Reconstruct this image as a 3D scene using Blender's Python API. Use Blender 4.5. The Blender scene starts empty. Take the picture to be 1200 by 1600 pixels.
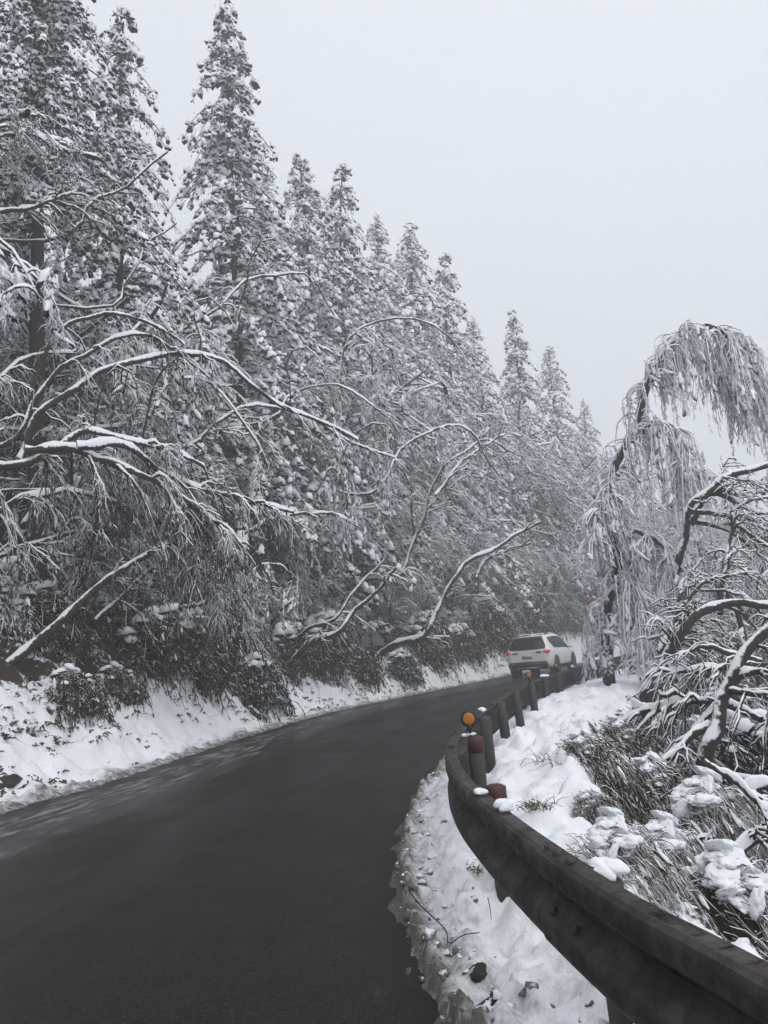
import bpy, math
import numpy as np

# ---------------------------------------------------------------- camera, sky, sun, exposure
sc = bpy.context.scene
COL = sc.collection
F = 1155.0; CAM_H = 1.47; ROLL = math.radians(5.0); PITCH = math.atan(219 / F)
FW = np.array([0, math.cos(PITCH), math.sin(PITCH)])
U0 = np.array([0, -math.sin(PITCH), math.cos(PITCH)]); R0 = np.array([1.0, 0, 0])
RV = R0 * math.cos(ROLL) - U0 * math.sin(ROLL)
UV_ = U0 * math.cos(ROLL) + R0 * math.sin(ROLL)

cam = bpy.data.cameras.new('camera')
cam.sensor_fit = 'VERTICAL'; cam.sensor_height = 36; cam.lens = 36 * F / 1600
cam.clip_start = 0.05; cam.clip_end = 2000
co = bpy.data.objects.new('camera', cam); COL.objects.link(co)
from mathutils import Matrix
co.matrix_world = Matrix(((RV[0], UV_[0], -FW[0], 0), (RV[1], UV_[1], -FW[1], 0), (RV[2], UV_[2], -FW[2], CAM_H), (0, 0, 0, 1)))
sc.camera = co

SUN_EL = math.radians(58); SUN_AZ = math.radians(150)      # behind the overcast, high to the right and behind
w = bpy.data.worlds.new('World'); sc.world = w; w.use_nodes = True
nt = w.node_tree; nt.nodes.clear()
out = nt.nodes.new('ShaderNodeOutputWorld')
sky = nt.nodes.new('ShaderNodeTexSky'); sky.sky_type = 'NISHITA'; sky.sun_disc = False
sky.sun_elevation = SUN_EL; sky.sun_rotation = SUN_AZ; sky.dust_density = 4.0
b1 = nt.nodes.new('ShaderNodeBackground'); b1.inputs[1].default_value = 0.10
nt.links.new(sky.outputs[0], b1.inputs[0])
b2 = nt.nodes.new('ShaderNodeBackground'); b2.inputs[0].default_value = (0.875, 0.91, 0.985, 1); b2.inputs[1].default_value = 1.0
# faint unevenness of the cloud sheet
tc = nt.nodes.new('ShaderNodeTexCoord'); nz = nt.nodes.new('ShaderNodeTexNoise'); nz.inputs['Scale'].default_value = 1.6; nz.inputs['Detail'].default_value = 3
mr = nt.nodes.new('ShaderNodeMapRange'); mr.inputs[3].default_value = 0.93; mr.inputs[4].default_value = 1.07
nt.links.new(tc.outputs['Generated'], nz.inputs['Vector']); nt.links.new(nz.outputs[0], mr.inputs[0]); nt.links.new(mr.outputs[0], b2.inputs[1])
mx = nt.nodes.new('ShaderNodeMixShader'); mx.inputs[0].default_value = 0.9
nt.links.new(b1.outputs[0], mx.inputs[1]); nt.links.new(b2.outputs[0], mx.inputs[2]); nt.links.new(mx.outputs[0], out.inputs[0])

sl = bpy.data.lights.new('sun', 'SUN'); sl.energy = 1.5; sl.angle = math.radians(50); sl.color = (1.0, 0.97, 0.93)
so = bpy.data.objects.new('sun', sl); COL.objects.link(so)
so.rotation_euler = (math.radians(90) - SUN_EL, 0, math.pi - SUN_AZ)
sc.view_settings.view_transform = 'Standard'; sc.view_settings.look = 'None'
sc.view_settings.exposure = 0.15; sc.view_settings.gamma = 1.0; sc.view_settings.use_curve_mapping = False
cy = sc.cycles
cy.use_denoising = True
cy.max_bounces = 5; cy.diffuse_bounces = 2; cy.glossy_bounces = 2; cy.transmission_bounces = 2; cy.volume_bounces = 1; cy.transparent_max_bounces = 8
cy.use_adaptive_sampling = True; cy.adaptive_threshold = 0.02
cy.volume_step_rate = 1.0
cy.sample_clamp_indirect = 4.0

# ---------------------------------------------------------------- helpers
rng = np.random.default_rng(11)
def ray(px, py):
    return (px - 600) * RV + F * FW + (800 - py) * UV_
def at(px, py, Y):                                     # a point of the photograph at a distance Y ahead
    d = ray(px, py); q = d * (Y / d[1]); return np.array([q[0], q[1], q[2] + CAM_H])

def _hash(i, j, k):
    h = (i * 374761393 + j * 668265263 + k * 1274126177) & 0xffffffff
    h = ((h ^ (h >> 13)) * 1274126177) & 0xffffffff
    return ((h ^ (h >> 16)) & 0xffff) / 65535.0
def vnoise(x, y, z=0.0):
    x, y, z = np.broadcast_arrays(np.asarray(x, float), np.asarray(y, float), np.asarray(z, float))
    xi = np.floor(x).astype(np.int64); yi = np.floor(y).astype(np.int64); zi = np.floor(z).astype(np.int64)
    fx = x - xi; fy = y - yi; fz = z - zi
    fx = fx * fx * (3 - 2 * fx); fy = fy * fy * (3 - 2 * fy); fz = fz * fz * (3 - 2 * fz)
    r = 0
    for a in (0, 1):
        for b in (0, 1):
            for c in (0, 1):
                wgt = (fx if a else 1 - fx) * (fy if b else 1 - fy) * (fz if c else 1 - fz)
                r = r + wgt * _hash(xi + a, yi + b, zi + c)
    return r
def fbm(x, y, z=0.0, octv=4):
    r = 0; a = 0.5; f = 1.0; s = 0
    for o in range(octv):
        r = r + a * vnoise(np.asarray(x) * f + 17.3 * o, np.asarray(y) * f + 9.1 * o, np.asarray(z) * f + 3.7 * o); s += a; a *= 0.5; f *= 2.03
    return r / s
def unit(v):
    return v / np.maximum(np.linalg.norm(v, axis=-1, keepdims=True), 1e-9)
def catmull(pts, n):
    P = np.asarray(pts, float); P = np.vstack([2 * P[0] - P[1], P, 2 * P[-1] - P[-2]])
    m = len(P) - 3; t = np.linspace(0, m - 1e-9, n); i = t.astype(int); u = (t - i)[:, None]
    a, b, c, d = P[i], P[i + 1], P[i + 2], P[i + 3]
    return 0.5 * (2 * b + (c - a) * u + (2 * a - 5 * b + 4 * c - d) * u * u + (3 * b - a - 3 * c + d) * u ** 3)
def resample(P, n):
    L = np.r_[0, np.cumsum(np.linalg.norm(np.diff(P, axis=0), axis=1))]
    t = np.linspace(0, L[-1], n); return np.stack([np.interp(t, L, P[:, k]) for k in range(P.shape[1])], 1)

class MB:
    """collects vertices, faces, a 'snow' value per vertex and a material slot per face"""
    def __init__(s): s.v = []; s.f = []; s.a = []; s.n = 0
    def add(s, V, faces, attr=None, mat=0):
        V = np.asarray(V, float).reshape(-1, 3)
        if not isinstance(faces, (list, tuple)): faces = [faces]
        for q in faces:
            q = np.asarray(q, dtype=np.int64)
            if len(q): s.f.append((q + s.n, mat))
        s.v.append(V); s.a.append(np.zeros(len(V)) if attr is None else np.broadcast_to(np.asarray(attr, float).ravel(), (len(V),)))
        s.n += len(V)
    def mesh(s, name, mats, smooth=True):
        me = bpy.data.meshes.new(name)
        V = np.vstack(s.v); me.vertices.add(len(V)); me.vertices.foreach_set('co', V.astype(np.float32).ravel())
        tot = np.concatenate([np.full(len(q), q.shape[1]) for q, m in s.f]); li = np.concatenate([q.ravel() for q, m in s.f])
        mi = np.concatenate([np.full(len(q), m) for q, m in s.f])
        me.loops.add(len(li)); me.loops.foreach_set('vertex_index', li.astype(np.int32))
        me.polygons.add(len(tot)); st = np.r_[0, np.cumsum(tot)[:-1]]
        me.polygons.foreach_set('loop_start', st.astype(np.int32)); me.polygons.foreach_set('loop_total', tot.astype(np.int32))
        me.polygons.foreach_set('material_index', mi.astype(np.int32))
        me.polygons.foreach_set('use_smooth', np.full(len(tot), bool(smooth)))
        at_ = me.attributes.new('snow', 'FLOAT', 'POINT'); at_.data.foreach_set('value', np.concatenate(s.a).astype(np.float32))
        me.update(calc_edges=True)
        for m in (mats if isinstance(mats, (list, tuple)) else [mats]): me.materials.append(m)
        return me
    def build(s, name, mats, parent=None, smooth=True):
        return link(name, s.mesh(name, mats, smooth), parent)
def link(name, data, parent=None, loc=None):
    o = bpy.data.objects.new(name, data); COL.objects.link(o); o.parent = parent
    if loc is not None: o.location = loc
    return o
def tag(o, label, cat, group=None, kind=None):
    o['label'] = label; o['category'] = cat
    if group: o['group'] = group
    if kind: o['kind'] = kind
    return o
def thing(name, label, cat, loc=(0, 0, 0), rz=0, group=None, scale=1):
    o = link(name, None, loc=loc); o.rotation_euler[2] = rz; o.scale = (scale,) * 3
    return tag(o, label, cat, group)

def tubes(mb, P, R, sides=5, snow=0.0, bias=0.0, mat=0):
    """P [B,N,3], R [B,N]; snow = thickness of the snow lying on top"""
    P = np.asarray(P, float); R = np.asarray(R, float)
    if P.ndim == 2: P = P[None]; R = R[None]
    B, N, _ = P.shape
    T = unit(np.gradient(P, axis=1))
    side = unit(np.cross(T, np.array([0.013, 0.021, 1.0]))); up = np.cross(side, T)
    th = np.arange(sides) * 2 * np.pi / sides + np.pi / 2
    n = np.cos(th)[None, None, :, None] * side[:, :, None] + np.sin(th)[None, None, :, None] * up[:, :, None]
    V = P[:, :, None] + R[:, :, None, None] * n
    nzv = n[..., 2]
    lump = np.clip(2.6 * (0.6 * vnoise(P[..., 0] * 3.1, P[..., 1] * 3.1, P[..., 2] * 3.1) + 0.4 * vnoise(P[..., 0] * 11, P[..., 1] * 11, P[..., 2] * 11)) - 0.35, 0.05, 1.9)
    V[..., 2] += (np.asarray(snow) * np.ones((B, N)) * lump)[:, :, None] * np.clip(nzv, 0, 1) ** 0.6
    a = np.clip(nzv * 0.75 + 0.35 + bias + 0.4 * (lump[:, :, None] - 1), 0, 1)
    i = np.arange(B)[:, None, None] * N * sides + np.arange(N - 1)[None, :, None] * sides
    k = np.arange(sides)[None, None]; k2 = (k + 1) % sides
    q = np.stack([i + k, i + k2, i + sides + k2, i + sides + k], -1).reshape(-1, 4)
    mb.add(V, q, a, mat)

def fingers(mb, b, d, L, wd, droop, bias=0.0, mat=0):
    """small drooping sprays: N tapered three-sided spindles"""
    b = np.asarray(b, float); n = len(b); d = unit(d); L = np.broadcast_to(L, n)[:, None]; wd = np.broadcast_to(wd, n)[:, None]
    droop = np.broadcast_to(droop, n)[:, None]; bias = np.broadcast_to(bias, n)
    s = unit(np.cross(d, rng.normal(size=(n, 3)))); u = np.cross(d, s)
    g = np.array([0, 0, -1.0])
    p1 = b + d * L * 0.5 + g * droop * L * 0.15; p2 = b + d * L + g * droop * L * 0.75
    V = np.zeros((n, 7, 3)); a = np.zeros((n, 7))
    for k in range(3):
        nn = math.cos(k * 2.094) * s + math.sin(k * 2.094) * u
        V[:, k] = b + nn * wd * 0.55; V[:, 3 + k] = p1 + nn * wd
        a[:, k] = nn[:, 2] * 0.6 + 0.45 + bias; a[:, 3 + k] = nn[:, 2] * 0.6 + 0.5 + bias
    V[:, 6] = p2; a[:, 6] = 0.45 + bias
    o = (np.arange(n) * 7)[:, None]
    q = np.concatenate([o + np.array([[k, (k + 1) % 3, 3 + (k + 1) % 3, 3 + k]]) for k in range(3)])
    t = np.concatenate([o + np.array([[3 + k, 3 + (k + 1) % 3, 6]]) for k in range(3)])
    mb.add(V, [q, t], np.clip(a, 0, 1), mat)

def _ico(sub):
    import bmesh
    bm = bmesh.new(); bmesh.ops.create_icosphere(bm, subdivisions=sub, radius=1); bm.verts.ensure_lookup_table()
    V = np.array([v.co[:] for v in bm.verts]); Fc = np.array([[v.index for v in f.verts] for f in bm.faces]); bm.free()
    return V, Fc
ICO = {1: _ico(1), 2: _ico(2), 3: _ico(3), 4: _ico(4)}
def pads(mb, c, d, sx, sy, sz, sub=2, rough=0.25, under=0.0, bias=0.0, mat=0):
    """lumps of lying snow: c centre, d long direction, half sizes; the underside shows what carries the snow"""
    T, Fc = ICO[sub]; c = np.asarray(c, float); n = len(c); d = unit(np.asarray(d, float))
    sx, sy, sz = (np.broadcast_to(q, n)[:, None] for q in (sx, sy, sz))
    s = unit(np.cross(d, np.array([0.01, 0.02, 1.0]))); u = np.cross(s, d)
    r = 1 + rough * (rng.random((n, len(T))) - 0.5) * (2 if sub < 3 else 0.12)
    off = rng.random((n, 1)) * 90
    r = r + rough * 1.6 * (vnoise(T[None, :, 0] * 1.7 + off, T[None, :, 1] * 1.7 + off, T[None, :, 2] * 1.7) - 0.5)
    if sub > 2: r = r + rough * 1.3 * (fbm(T[None, :, 0] * 3.4 + off, T[None, :, 1] * 3.4 - off, T[None, :, 2] * 3.4, 2 if sub < 4 else 4) - 0.5)
    lz = np.where(T[:, 2] < 0, T[:, 2] * (0.55 + under), T[:, 2])
    V = c[:, None] + d[:, None] * (T[None, :, 0] * r * sx)[..., None] + s[:, None] * (T[None, :, 1] * r * sy)[..., None] + u[:, None] * (lz[None] * r * sz)[..., None]
    nzv = (d[:, None] * T[None, :, 0:1] + s[:, None] * T[None, :, 1:2] + u[:, None] * T[None, :, 2:3])[..., 2]
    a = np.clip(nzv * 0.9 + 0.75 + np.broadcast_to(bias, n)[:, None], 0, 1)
    mb.add(V, (Fc[None] + (np.arange(n) * len(T))[:, None, None]).reshape(-1, 3), a, mat)

# ---------------------------------------------------------------- materials
def mat(name):
    m = bpy.data.materials.new(name); m.use_nodes = True; t = m.node_tree; t.nodes.clear()
    o = t.nodes.new('ShaderNodeOutputMaterial'); p = t.nodes.new('ShaderNodeBsdfPrincipled'); t.links.new(p.outputs[0], o.inputs[0])
    p.inputs['Specular IOR Level'].default_value = 0.25
    return m, t, p
def N(t, kind, **kw):
    n = t.nodes.new('ShaderNode' + kind)
    for k, v in kw.items():
        if k in n.inputs: n.inputs[k].default_value = v
        else: setattr(n, k, v)
    return n
def noise_node(t, scale, detail=4, rough=0.6, vec=None, coord='Object'):
    n = N(t, 'TexNoise'); n.inputs['Scale'].default_value = scale; n.inputs['Detail'].default_value = detail; n.inputs['Roughness'].default_value = rough
    if vec is None: c = N(t, 'TexCoord'); t.links.new(c.outputs[coord], n.inputs['Vector'])
    else: t.links.new(vec, n.inputs['Vector'])
    return n.outputs[0]
def math_(t, op, a, b=None):
    n = N(t, 'Math', operation=op)
    for i, q in enumerate((a, b)):
        if q is None: continue
        if isinstance(q, (int, float)): n.inputs[i].default_value = q
        else: t.links.new(q, n.inputs[i])
    return n.outputs[0]
def smooth(t, v, lo, hi, a=0.0, b=1.0):
    n = N(t, 'MapRange', interpolation_type='SMOOTHSTEP'); t.links.new(v, n.inputs[0])
    for i, q in zip((1, 2, 3, 4), (lo, hi, a, b)): n.inputs[i].default_value = q
    return n.outputs[0]
def mixc(t, f, a, b):
    n = N(t, 'Mix', data_type='RGBA')
    if isinstance(f, (int, float)): n.inputs[0].default_value = f
    else: t.links.new(f, n.inputs[0])
    for i, q in ((6, a), (7, b)):
        if isinstance(q, tuple): n.inputs[i].default_value = (*q, 1)
        else: t.links.new(q, n.inputs[i])
    return n.outputs[2]
def attr(t, nm): n = N(t, 'Attribute', attribute_name=nm); return n.outputs['Fac']
def bump(t, p, h, strength, dist):
    n = N(t, 'Bump'); n.inputs['Strength'].default_value = strength; n.inputs['Distance'].default_value = dist
    t.links.new(h, n.inputs['Height']); t.links.new(n.outputs[0], p.inputs['Normal'])

SNOW = (0.84, 0.855, 0.885)
def snowy(name, ca, cb, scale=9.0, lo=0.42, hi=0.62, rough=0.85, snow=SNOW, k=0.5, bmp=0.3):
    """something that carries snow where the 'snow' value is high, its own colours elsewhere"""
    m, t, p = mat(name)
    nzv = noise_node(t, scale, 1, 0.65)
    base = mixc(t, nzv, ca, cb)
    v = math_(t, 'ADD', attr(t, 'snow'), math_(t, 'MULTIPLY', math_(t, 'SUBTRACT', nzv, 0.5), k))
    f = smooth(t, v, lo, hi)
    t.links.new(mixc(t, f, base, snow), p.inputs['Base Color']); p.inputs['Roughness'].default_value = rough
    return m
M_NEEDLE = snowy('needles_with_snow', (0.014, 0.024, 0.016), (0.034, 0.044, 0.030), 11, 0.46, 0.60)
M_BARK = snowy('bark_with_snow', (0.022, 0.018, 0.014), (0.06, 0.052, 0.044), 16, 0.45, 0.6)
M_TWIG = snowy('twigs_with_snow', (0.02, 0.017, 0.014), (0.05, 0.044, 0.037), 14, 0.44, 0.60)
M_LEAF = snowy('leaves_with_snow', (0.016, 0.021, 0.014), (0.042, 0.042, 0.030), 10, 0.46, 0.60)
M_DRY = snowy('dry_growth_with_snow', (0.028, 0.020, 0.010), (0.085, 0.058, 0.027), 8, 0.5, 0.66)
M_RIME = snowy('rime_on_twigs', (0.08, 0.082, 0.085), (0.2, 0.205, 0.215), 9, 0.22, 0.55, snow=(0.84, 0.855, 0.89))
def plain(name, c, rough=0.5, metal=0.0, spec=0.5, var=0.0, scale=20, emit=None):
    m, t, p = mat(name)
    if var:
        f = noise_node(t, scale, 5); t.links.new(mixc(t, f, tuple(q * (1 - var) for q in c), tuple(min(1, q * (1 + var)) for q in c)), p.inputs['Base Color'])
    else: p.inputs['Base Color'].default_value = (*c, 1)
    p.inputs['Roughness'].default_value = rough; p.inputs['Metallic'].default_value = metal; p.inputs['Specular IOR Level'].default_value = spec
    if emit: p.inputs['Emission Color'].default_value = (*emit[0], 1); p.inputs['Emission Strength'].default_value = emit[1]
    return m
M_SNOW, t, p = mat('lying_snow'); p.inputs['Base Color'].default_value = (*SNOW, 1); p.inputs['Roughness'].default_value = 0.8
bump(t, p, noise_node(t, 24, 6, 0.7), 0.5, 0.02)

# ground: snow, grime thrown from the road, earth and dead leaves; uphill also painted forest shade
M_GROUND, t, p = mat('snow_earth_shade')
n1 = noise_node(t, 9, 6, 0.7); n2 = noise_node(t, 1.3, 4); n3 = noise_node(t, 42, 4, 0.7)
snowc = mixc(t, smooth(t, n2, 0.3, 0.7), (0.80, 0.82, 0.86), (0.86, 0.875, 0.90))
grime = smooth(t, math_(t, 'ADD', attr(t, 'grime'), math_(t, 'MULTIPLY', math_(t, 'SUBTRACT', n1, 0.5), 1.5)), 0.25, 1.0)
c1 = mixc(t, grime, snowc, mixc(t, n3, (0.035, 0.032, 0.028), (0.17, 0.155, 0.135)))
earth_shade = smooth(t, math_(t, 'ADD', attr(t, 'earth_shade'), math_(t, 'MULTIPLY', math_(t, 'SUBTRACT', n1, 0.5), 1.3)), 0.45, 0.6)
c2 = mixc(t, earth_shade, c1, mixc(t, n3, (0.018, 0.016, 0.012), (0.06, 0.048, 0.032)))
t.links.new(c2, p.inputs['Base Color']); p.inputs['Roughness'].default_value = 0.85
bump(t, p, math_(t, 'ADD', n1, math_(t, 'MULTIPLY', n3, 0.4)), 0.6, 0.04)

# wet asphalt
M_ROAD, t, p = mat('wet_asphalt')
uv = N(t, 'UVMap'); mp = N(t, 'Mapping'); mp.inputs['Scale'].default_value = (1, 0.16, 1); t.links.new(uv.outputs[0], mp.inputs[0])
streak = noise_node(t, 2.2, 5, 0.6, mp.outputs[0]); streak2 = noise_node(t, 9, 4, 0.65, mp.outputs[0])
grain = noise_node(t, 80, 3, 0.75); patch = noise_node(t, 0.55, 4)
col = mixc(t, smooth(t, streak, 0.35, 0.65), (0.006, 0.0055, 0.0045), (0.010, 0.0095, 0.0085))
sx = N(t, 'SeparateXYZ'); t.links.new(uv.outputs[0], sx.inputs[0])
cen = math_(t, 'ADD', sx.outputs[0], math_(t, 'MULTIPLY', streak, 0.5))
tr1 = smooth(t, math_(t, 'ABSOLUTE', math_(t, 'SUBTRACT', cen, 1.7)), 0.5, 0.15); tr2 = smooth(t, math_(t, 'ABSOLUTE', math_(t, 'SUBTRACT', cen, 3.35)), 0.5, 0.15)
track = math_(t, 'MAXIMUM', tr1, tr2)
col = mixc(t, math_(t, 'MULTIPLY', math_(t, 'SUBTRACT', 1.0, track), 0.55), col, mixc(t, patch, (0.011, 0.0098, 0.0078), (0.020, 0.0185, 0.0155)))
col = mixc(t, smooth(t, grain, 0.53, 0.60), col, (0.042, 0.039, 0.034))
slushzone = math_(t, 'MULTIPLY', smooth(t, sx.outputs[0], 0.15, 0.5), smooth(t, sx.outputs[0], 2.6, 0.7))
slush = math_(t, 'MULTIPLY', smooth(t, math_(t, 'ADD', streak2, math_(t, 'MULTIPLY', slushzone, 0.16)), 0.63, 0.76), math_(t, 'ADD', 0.12, slushzone))
col = mixc(t, math_(t, 'MULTIPLY', slush, 0.55), col, (0.30, 0.305, 0.31))
t.links.new(col, p.inputs['Base Color'])
t.links.new(smooth(t, math_(t, 'ADD', math_(t, 'MULTIPLY', patch, 0.6), math_(t, 'SUBTRACT', math_(t, 'MULTIPLY', streak, 0.4), math_(t, 'MULTIPLY', track, 0.12))), 0.34, 0.6, 0.30, 0.46), p.inputs['Roughness'])
p.inputs['Specular IOR Level'].default_value = 0.5; p.inputs['IOR'].default_value = 1.22
bump(t, p, math_(t, 'ADD', grain, math_(t, 'MULTIPLY', streak2, 0.4)), 0.5, 0.006)

M_RAIL, t, p = mat('weathered_galvanised_steel')
n1 = noise_node(t, 3.5, 7, 0.75); n2 = noise_node(t, 70, 4, 0.7); n3 = noise_node(t, 18, 5, 0.7)
c = mixc(t, smooth(t, n1, 0.4, 0.62), (0.028, 0.025, 0.022), (0.075, 0.069, 0.062))
c = mixc(t, smooth(t, n3, 0.52, 0.66), c, (0.045, 0.032, 0.022))
c = mixc(t, smooth(t, n2, 0.60, 0.72), c, (0.11, 0.105, 0.10))
t.links.new(c, p.inputs['Base Color']); t.links.new(smooth(t, n3, 0.3, 0.7, 0.38, 0.7), p.inputs['Roughness']); p.inputs['Metallic'].default_value = 0.2
bump(t, p, math_(t, 'ADD', n2, n3), 0.35, 0.004)
M_POST = plain('grey_post_steel', (0.046, 0.045, 0.041), 0.65, 0.1, 0.35, 0.55, 14)
M_BOLT = plain('dark_bolt_steel', (0.05, 0.045, 0.04), 0.5, 0.3, 0.4, 0.3)
M_RED = plain('faded_red_reflector', (0.055, 0.011, 0.010), 0.55, 0, 0.5, 0.35, 30)
M_AMBER = plain('amber_reflector', (0.40, 0.145, 0.010), 0.35, 0, 0.5, 0.12, 60)
M_BLACK = plain('black_plastic', (0.012, 0.012, 0.013), 0.5)
M_CARW = plain('white_car_paint', (0.84, 0.86, 0.86), 0.32, 0, 0.5, 0.04, 2)
M_CARD = plain('dark_car_plastic', (0.022, 0.022, 0.023), 0.65)
M_GLASS = plain('dark_car_glass', (0.012, 0.014, 0.016), 0.08, 0, 0.6)
M_TYRE = plain('tyre_rubber', (0.018, 0.018, 0.018), 0.85)
M_RIM = plain('wheel_alloy', (0.20, 0.20, 0.21), 0.4, 0.6)
M_LAMP = plain('lit_tail_lamp', (0.5, 0.03, 0.04), 0.3, 0, 0.5, emit=((1.0, 0.10, 0.12), 0.2))
M_LAMP2 = plain('tail_lamp_lens', (0.32, 0.05, 0.06), 0.3, 0, 0.5, emit=((1.0, 0.08, 0.10), 0.05))
M_PLATE = plain('number_plate', (0.45, 0.46, 0.47), 0.5)
M_SIGNBACK = plain('sign_back_metal', (0.17, 0.175, 0.18), 0.55, 0.2, 0.4, 0.25, 6)
M_SIGNRED = plain('sign_red', (0.20, 0.03, 0.03), 0.5)
M_SIGNWHITE = plain('sign_white', (0.5, 0.5, 0.5), 0.5)
M_ROCK = plain('wet_dark_stone', (0.03, 0.027, 0.024), 0.7, 0, 0.3, 0.5, 12)

# ---------------------------------------------------------------- the lie of the land
LEFT = catmull([(6, -30), (1.5, -16), (-3, -6), (-5.2, 2), (-5.2, 6.5), (-4.85, 9.2), (-4.34, 10.8), (-3.85, 13.1), (-3.17, 16.6), (-1.92, 20.8), (-0.31, 24.08), (1.79, 27.85), (4.67, 33.04),
                (8.2, 38.6), (12.4, 44), (17.5, 49), (25, 53.5), (36, 57), (60, 60), (140, 64)], 260)
RAIL = catmull([(5.6, -9), (2.6, -3.4), (1.25, -0.1), (0.76, 1.79), (0.63, 2.26), (0.50, 2.99), (0.39, 3.87), (0.34, 4.6), (0.36, 5.44), (0.47, 6.37), (0.71, 7.59), (1.1, 9.16), (1.62, 10.99), (2.72, 14.24), (4.03, 17.4), (5.47, 20.7),
                (7.0, 23.6), (8.9, 26.8), (11.2, 30.4), (14.2, 34.6), (18, 39), (23.5, 43.5), (30, 47), (40, 49.5)], 520)
RAIL = resample(RAIL, 900)
def normals2(P):
    T = unit(np.gradient(P, axis=0)); return np.stack([T[:, 1], -T[:, 0]], 1)          # to the right of travel
RN = normals2(RAIL)
gap = np.interp(RAIL[:, 1], [-9, 2, 3.3, 4, 4.8, 5.9, 7.1, 9, 12, 15, 40], [0.6, 0.38, 0.40, 0.42, 0.45, 0.52, 0.62, 0.78, 0.82, 0.78, 0.7])
RIGHT = RAIL - RN * gap[:, None]
RIGHT = np.vstack([RIGHT[::5], [(70, 52.5), (140, 55)]])
RIGHT = np.vstack([[(9, -20), (10, -30)][::-1], RIGHT])
def sdist(P, X, Y):
    """signed distance to a polyline, positive to the right of its direction"""
    best = np.full(X.shape, 1e18); sgn = np.ones(X.shape)
    for i in range(len(P) - 1):
        ax, ay = P[i]; bx, by = P[i + 1]; dx, dy = bx - ax, by - ay; l2 = dx * dx + dy * dy + 1e-12
        tt = np.clip(((X - ax) * dx + (Y - ay) * dy) / l2, 0, 1)
        ex = X - ax - tt * dx; ey = Y - ay - tt * dy; d2 = ex * ex + ey * ey
        m = d2 < best; best = np.where(m, d2, best); sgn = np.where(m, np.sign(ex * dy - ey * dx), sgn)
    return np.sqrt(best) * sgn
LEFTS = LEFT[::3]; 
def profile(X, Y):
    X = np.asarray(X, float); Y = np.asarray(Y, float)
    dl = -sdist(LEFTS, X, Y); dr = sdist(RIGHT, X, Y)
    wv = np.interp(Y, [2, 4, 8, 15, 30], [1.0, 1.15, 1.9, 2.3, 2.2]) + 0.5 * (fbm(X * 0.8, Y * 0.8, 5, 3) - 0.5)
    zl = np.interp(dl, [-0.2, 0, 0.12, 0.5, 1.0, 2.0, 3.5, 8, 20, 60, 140], [-0.06, -0.05, 0.07, 0.24, 0.68, 1.7, 3.0, 6.6, 14.5, 36, 60])
    deep = np.interp(Y, [3.6, 6.0], [0, 0.17])
    zl = zl * np.interp(X + 0.25 * Y, [16, 40], [1.0, 0.45])
    q = dr - wv
    zr = np.interp(dr, [-0.2, 0.0, 0.05, 0.35, 0.8, 1.6, 4], [-0.06, -0.05, 0.07, 0.15, 0.20, 0.24, 0.25]) + deep * np.clip((dr - 0.5) / 0.35, 0, 1) + np.interp(q, [-0.25, 0, 0.35, 1.0, 3.0, 8, 20, 60, 140], [0, -0.06, -0.5, -1.5, -3.6, -7, -10, -10, -10])
    return dl, dr, q, zl, zr
def ground_z(X, Y):
    dl, dr, q, zl, zr = profile(X, Y)
    z = np.where(dl > -0.2, zl, np.where(dr > -0.2, zr, -0.06))
    return z, dl, dr, q
def gz(x, y): return float(ground_z(np.array([x]), np.array([y]))[0][0])

def grid_axis(*segs):
    return np.concatenate([np.arange(a, b - 1e-6, s) for a, b, s in segs] + [[segs[-1][1]]])
gx = grid_axis((-130, -12, 5), (-12, -6, 0.14), (-6, -0.3, 0.085), (-0.3, 2.6, 0.033), (2.6, 4.2, 0.05), (4.2, 9, 0.09), (9, 25, 0.5), (25, 140, 6))
gy = grid_axis((-40, 0.5, 3), (0.5, 2, 0.2), (2, 8.5, 0.04), (8.5, 18, 0.08), (18, 36, 0.22), (36, 70, 1.0), (70, 130, 5))
GX, GY = np.meshgrid(gx, gy)
GZ, dl, dr, q = ground_z(GX, GY)
lump = fbm(GX * 2.1, GY * 2.1, 1, 4); fine = fbm(GX * 8, GY * 8, 2, 4); bill = np.abs(fbm(GX * 4.2, GY * 4.2, 7, 3) - 0.5) * 2
onl = np.clip((dl - 0.02) / 0.35, 0, 1); onr = np.clip((dr - 0.0) / 0.22, 0, 1)
near = np.clip((dr) / 0.9, 0, 1)
GZ = GZ + onl * ((lump - 0.5) * 0.7 + (fine - 0.5) * 0.22 - np.clip(0.35 - bill, 0, 1) * 0.35)
rl = np.clip(1 - np.abs(dr - 0.3) / 0.5, 0, 1)
GZ = GZ + onr * ((lump - 0.5) * 0.26 - (np.clip(0.3 - bill, 0, 1)) * 0.30 * (0.4 + 0.9 * rl) + (fine - 0.5) * (0.08 + 0.20 * rl))
drop = np.clip((q + 0.2) / 0.8, 0, 1) * np.clip(1 - (GY - 26) / 8, 0, 1) * (dr > 0)
big = fbm(GX * 1.25 + 3, GY * 1.25, 11, 4); GZ = GZ + drop * ((big - 0.5) * 1.5 + np.floor(fbm(GX * 0.9, GY * 0.9, 21, 3) * 9) / 9 * 0.7 - 0.35)
hum = np.clip((dr - 0.75) / 0.4, 0, 1) * np.clip((0.5 - q) / 0.6, 0, 1) * np.clip(1 - (GY - 14) / 5, 0, 1)
GZ = GZ + hum * (np.abs(fbm(GX * 2.6 + 7, GY * 2.6, 31, 3) - 0.5) * -0.75 + 0.10 + (fbm(GX * 5.5, GY * 5.5, 33, 3) - 0.5) * 0.16)
rag = (fine - 0.5) * 0.35 + (lump - 0.5) * 0.3
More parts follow.
